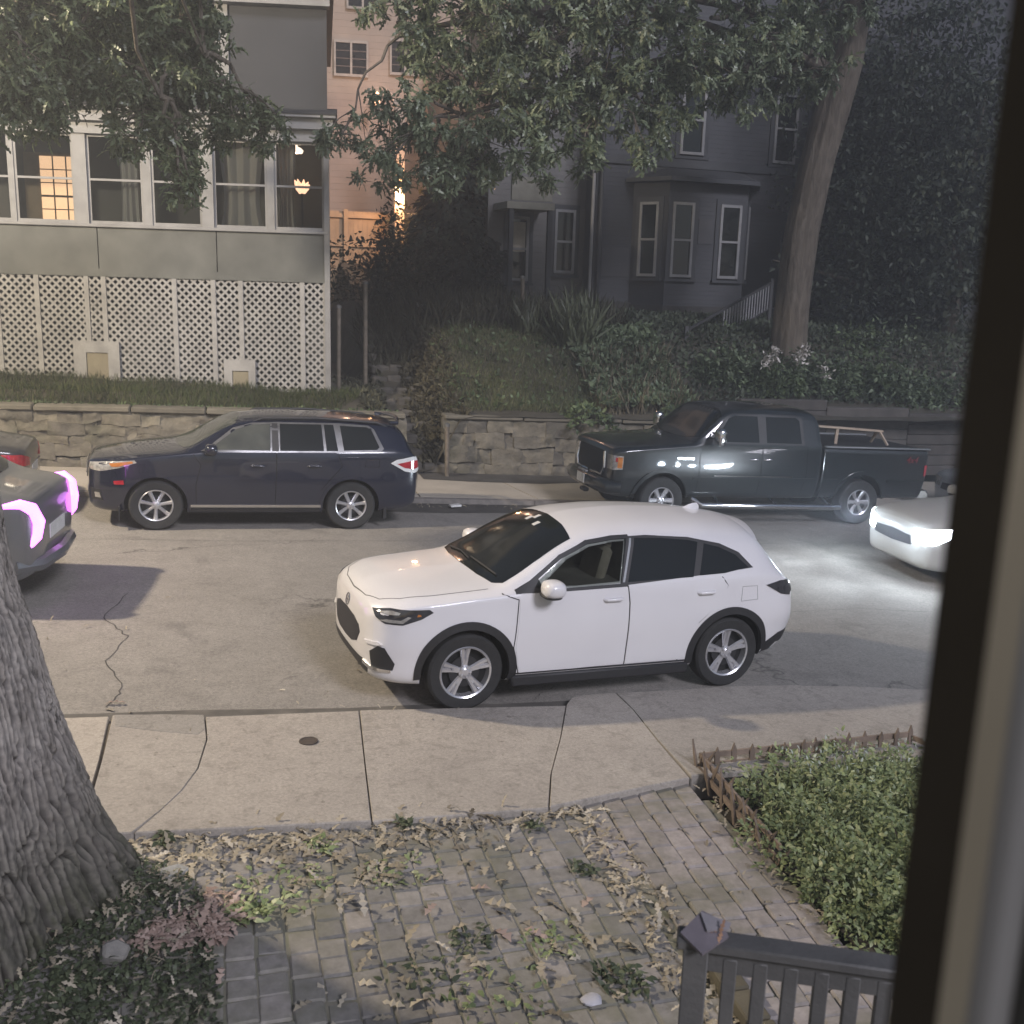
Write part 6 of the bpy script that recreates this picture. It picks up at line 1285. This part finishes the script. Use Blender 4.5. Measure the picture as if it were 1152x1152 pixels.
# ------------------------------------------------------------------ litter of dry leaves, weeds, ivy round the oak
DL = leafmat('fallen_leaf', (.25, .215, .16), (.40, .355, .28), .15, .8, .2, (.52, .47, .39)); PL = leafmat('pink_leaf', (.28, .20, .17), (.40, .31, .27), .15, .8, .2)
def litter(name, poly, n, s, m, lab, zo=.012, tpl=OAK):
    x, y = sample_poly(poly, n); n = len(x); D = rdir(n); D[:, 2] *= .25; N = rdir(n)*.45; N[:, 2] += 1
    return stuff(leaves(name, np.stack([x, y, SL*x+zo+.02*rng.random(n)], 1), D, N, s*(.5+.8*rng.random(n)), m, None, tpl, .3, .14), lab, 'leaves')
litter('fallen_leaves', [(-.95, 6.2), (1.2, 6.25), (2.3, 6.45), (2.3, 6.68), (1.0, 6.64), (-.95, 6.66)], 560, .11, DL, 'band of dry tan leaves along the inner sidewalk edge')
litter('fallen_leaves', [(-.9, 5.6), (.9, 5.8), (.9, 6.3), (-.9, 6.4)], 170, .12, DL, 'dry leaves strewn near the oak foot')
litter('fallen_leaves', [(.3, 4.3), (2.3, 4.3), (2.4, 6.4), (.3, 6.2)], 110, .13, DL, 'loose dry leaves strewn over the grey setts')
litter('fallen_leaves', [(2.16, 4.2), (2.48, 4.2), (2.56, 5.4), (2.42, 6.6), (2.16, 6.6)], 260, .10, DL, 'dry leaves gathered in the seam between setts and walk')
litter('fallen_leaves', [(2.4, 4.6), (3.35, 4.6), (3.4, 6.6), (2.4, 6.5)], 36, .06, DL, 'few dry leaves on the rose coloured walk')
litter('fallen_leaves', [(3.25, 4.5), (3.42, 4.5), (3.45, 6.8), (3.33, 6.8)], 130, .06, DL, 'dry leaves along the crossed pickets')
litter('fallen_leaves', [(-1.4, 4.5), (-.2, 4.5), (-.35, 5.9), (-.9, 6.3), (-1.2, 6.2)], 230, .075, DL, 'dry leaves caught in the ground cover round the oak foot', .07)
c = gnd(205, 1055); litter('fallen_leaves', [(c.x-.30, c.y-.10), (c.x+.2, c.y-.12), (c.x+.32, c.y+.12), (c.x-.1, c.y+.16)], 150, .12, PL, 'heap of pinkish dry leaves right of the oak foot', .05)
c = gnd(240, 1020); litter('fallen_leaves', [(c.x-.15, c.y-.1), (c.x+.1, c.y-.1), (c.x+.15, c.y+.1), (c.x-.1, c.y+.1)], 40, .11, PL, 'few pinkish leaves above the heap', .03)
litter('fallen_leaves', [(-3, 8.6), (3, 8.6), (3, 8.0), (-3, 8.0)], 26, .05, DL, 'few leaves on the sidewalk edge', .06)
litter('fallen_leaves', [(-2.5, 8.2), (5.5, 8.2), (5.5, 12), (-2.5, 12)], 46, .06, DL, 'scattered leaves on the road')
litter('fallen_leaves', [(2.0, 17.1), (5.6, 17.1), (5.6, 17.45), (2.0, 17.45)], 90, .07, DL, 'leaves in the far gutter')
# single big leaves that stand out
big = [(118, 792, .17), (128, 800, .13), (380, 1010, .14), (478, 1030, .15), (528, 1040, .16), (545, 1015, .2), (575, 1060, .2), (470, 955, .12), (430, 1022, .12), (552, 1000, .15), (600, 1020, .13), (545, 985, .16), (668, 1010, .15), (690, 1060, .17), (640, 1075, .15), (250, 1088, .13), (330, 1138, .13), (500, 985, .14), (590, 1045, .16), (650, 1045, .14)]
for i, (u, v, s_) in enumerate(big):
    c = gnd(u, v, .02 if v > 850 else .01); n = 1; a_ = i*2.4; D = np.array([[math.cos(a_), math.sin(a_), .15]]); o_ = leaves('dry_leaf', np.zeros((1, 3)), D, np.array([[.2*math.sin(i), .2*math.cos(i*3), 1]]), np.array([s_]), DL if i % 3 else PL, None, OAK, .35, .3); o_.location = c
    tag(o_, 'large curled dry oak leaf lying on its own '+('on the asphalt by the kerb' if v < 850 else 'on the paved yard'), 'leaf', 'large dry oak leaves')
IV = leafmat('ivy_leaf', (.045, .058, .035), (.08, .10, .055), .15, .5, .4, (.13, .15, .09))
def ground_leaves(name, poly, n, s, m, lab, zh=.12):
    x, y = sample_poly(poly, n); n = len(x); D = rdir(n); D[:, 2] = np.abs(D[:, 2])*.5; N = rdir(n)*.5; N[:, 2] += .9
    hump = .5+.5*np.sin(x*6.1+1)*np.sin(y*7.3); return stuff(leaves(name, np.stack([x, y, SL*x+zh*rng.random(n)*(.4+hump)], 1), D, N, s*(.5+.8*rng.random(n)), m, None, OVATE, .3), lab, 'ground cover')
ground_leaves('ground_ivy', [(-1.5, 4.4), (-.15, 4.4), (-.22, 5.05), (-.30, 5.75), (-.45, 6.1), (-.8, 6.35), (-1.2, 6.3)], 6500, .036, IV, 'dark green ground cover round the oak foot', .06)
for u, v, rr, n, zh in ((455, 932, .05, 60, .07), (360, 955, .1, 90, .06), (185, 952, .06, 60, .10), (600, 932, .05, 40, .05), (530, 1060, .14, 60, .03), (655, 980, .10, 60, .05), (700, 1105, .16, 120, .05), (620, 1060, .2, 70, .03), (480, 1100, .25, 60, .025), (450, 980, .25, 70, .025), (320, 1000, .3, 110, .03), (560, 1120, .3, 70, .025), (90, 1120, .2, 200, .12), (280, 1030, .15, 130, .07)):
    c = gnd(u, v); q = [(c.x+rr*math.cos(k), c.y+rr*math.sin(k)) for k in np.arange(0, 6.2, .8)]
    ground_leaves('weeds', q, n, .05, LG if n % 20 else IV, 'small green weeds growing from the paving joints', zh)
# low litter items
c = gnd(195, 985); o_ = empty('stone', (c.x, c.y, c.z+.01), (.1, .1, .4)); tag(o_, 'pale broken flat stone in the ground cover beside the oak', 'stone'); bm = BM(); prism(bm, [(-.10, -.04), (.03, -.06), (.10, -.01), (.05, .06), (-.07, .05)], 0, .03); bmesh.ops.bevel(bm, geom=bm.edges[:], offset=.008, segments=1, affect='EDGES', profile=.5); mk('block', bm, mat('pale_stone', (.33, .33, .31), (.2, .2, .19), 19, .85, bump=.7), o_, smooth=False)
c = gnd(128, 1085); o_ = empty('stone', (c.x, c.y, c.z+.05), (.5, .3, .2)); tag(o_, 'grey upright stone chunk in the ground cover at the bottom left', 'stone'); bm = BM(); prism(bm, [(-.07, -.04), (.05, -.05), (.08, .03), (.0, .07), (-.07, .04)], -.02, .07); bmesh.ops.bevel(bm, geom=bm.edges[:], offset=.015, segments=1, affect='EDGES', profile=.5); mk('block', bm, mat('grey_stone', (.23, .22, .20), (.14, .135, .125), 9, .85, bump=.6), o_, smooth=False)
for u, v, lab in ((665, 1128, 'crumpled pale plastic scrap at the bottom of the paved yard'), (1000, 1000, '')):
    if not lab: continue
    c = gnd(u, v); bm = BM(); bmesh.ops.create_icosphere(bm, subdivisions=2, radius=.05)
    for v_ in bm.verts: v_.co = Vector((v_.co.x*1.2, v_.co.y, v_.co.z*.35))*(1+.35*mnoise.noise(v_.co*40))
    o_ = mk('plastic_scrap', bm, mat('scrap', (.42, .42, .45), (.33, .33, .36), 12, .4), loc=(c.x, c.y, c.z+.02)); tag(o_, lab, 'litter')
# ------------------------------------------------------------------ window the view is taken through: dark outer frame and grey sash stile
r = empty('window_frame', (0, .40, 2.9)); tag(r, 'blurred grey window frame with dark edge close at the right of the view', 'window frame')
fm = mat('frame_grey', (.16, .158, .148), (.13, .127, .118), 3, .6); fd = mat('frame_dark', (.022, .021, .020), rough=1, spec=.05)
bm = BM(); bx(bm, .3485, .45, -.004, .05, -.55, 1.5, bev=.004); bx(bm, -.62, -.54, -.004, .05, -.55, 1.5, bev=.004); bx(bm, -.54, .3485, -.004, .05, -.60, -.52, bev=.004); bx(bm, -.54, .3485, -.004, .05, 1.42, 1.5, bev=.004); mk('outer_frame', bm, fd, r)
bm = BM(); bx(bm, .3125, .337, -.06, -.030, -.55, 1.5, bev=.006); bx(bm, .3375, .352, -.085, -.030, -.55, 1.5, bev=.006); bx(bm, .3525, .44, -.11, -.03, -.55, 1.5, bev=.008); mk('sash_stile', bm, fm, r)
bm = BM(); bx(bm, -.62, -.56, -.11, -.03, -.55, 1.5, bev=.006); mk('sash_stile', bm, fm, r)
# ------------------------------------------------------------------ street lamp (out of frame at the left), moonlit sky, camera
lx, ly = -8.5, 12.8
r = empty('street_lamp', (lx, 18.0, gz(lx)+.09)); tag(r, 'tall street lamp with curved arm lighting the road from the left', 'street lamp'); st = mat('lamp_steel', (.3, .3, .31), rough=.5, metal=.5)
bm = BM(); tube(bm, [(0, 0, 0), (0, 0, .4), (0, 0, 8.3)], [.14, .10, .07], 12); mk('pole', bm, st, r)
bm = BM(); tube(bm, [(0, 0, 8.2), (0, -.8, 8.75), (0, -2.6, 9.0), (0, ly-18+.3, 9.0)], .05, 10); mk('arm', bm, st, r)
bm = BM(); blob(bm, (0, ly-18, 9.0), (.16, .38, .09), 3); mk('lamp_head', bm, st, r)
bm = BM(); lathe(bm, [(.14, 0), (.12, -.05), (.001, -.07)], 16, 'Z', (0, ly-18, 8.92)); mk('lens', bm, emit('sodium_lens', (1, .86, .66), 10), r)
l = bpy.data.lights.new('street_lamp_bulb', 'POINT'); l.energy = LAMP; l.color = (1, .84, .63); l.shadow_soft_size = .25; o = link(bpy.data.objects.new('street_lamp_bulb', l), r); o.location = (0, ly-18, 8.72)
w = bpy.data.worlds.new('World'); SC.world = w; w.use_nodes = True; nt = w.node_tree; bg = nt.nodes['Background']
sk = nt.nodes.new('ShaderNodeTexSky'); sk.sky_type = 'NISHITA'; sk.sun_disc = False
SE, SAZ = R(34), R(205)                                                 # light from behind the viewer, slightly right
sk.sun_elevation = SE; sk.sun_rotation = SAZ
nt.links.new(sk.outputs[0], bg.inputs[0]); bg.inputs[1].default_value = SKY
s = bpy.data.lights.new('sun', 'SUN'); s.energy = SUN; s.angle = R(14); s.color = (.90, .88, 1.0)
d = Vector((math.cos(SE)*math.cos(SUNAZ), math.cos(SE)*math.sin(SUNAZ), math.sin(SE))); so = link(bpy.data.objects.new('sun', s)); so.rotation_euler = d.to_track_quat('Z', 'Y').to_euler(); so.location = (0, 0, 30)
hz = BM(); box(hz, (5, 32, 9), (110, 84, 34)); hm = bpy.data.materials.new('haze'); hm.use_nodes = True; ht_ = hm.node_tree; ht_.nodes.remove(ht_.nodes['Principled BSDF']); pv = ht_.nodes.new('ShaderNodeVolumePrincipled'); pv.inputs['Color'].default_value = (.80, .85, .95, 1); pv.inputs['Density'].default_value = HAZE; pv.inputs['Anisotropy'].default_value = .45; ht_.links.new(pv.outputs[0], ht_.nodes['Material Output'].inputs['Volume'])
stuff(mk('haze', hz, hm, smooth=False))
c = bpy.data.cameras.new('camera'); c.sensor_width = 36; c.sensor_fit = 'HORIZONTAL'; c.lens = F/1152*36; c.clip_start = .05; c.clip_end = 1500
c.dof.use_dof = True; c.dof.focus_distance = 13; c.dof.aperture_fstop = 5.2
co = link(bpy.data.objects.new('camera', c)); co.matrix_world = Matrix(((RT.x, UP.x, -FW.x, 0), (RT.y, UP.y, -FW.y, 0), (RT.z, UP.z, -FW.z, H), (0, 0, 0, 1))); SC.camera = co
vs = SC.view_settings; vs.view_transform = 'Standard'; vs.look = 'None'; vs.exposure = EXPO; vs.gamma = 1
SC.cycles.use_denoising = True; SC.cycles.max_bounces = 6; SC.cycles.transparent_max_bounces = 8; SC.cycles.sample_clamp_indirect = 4
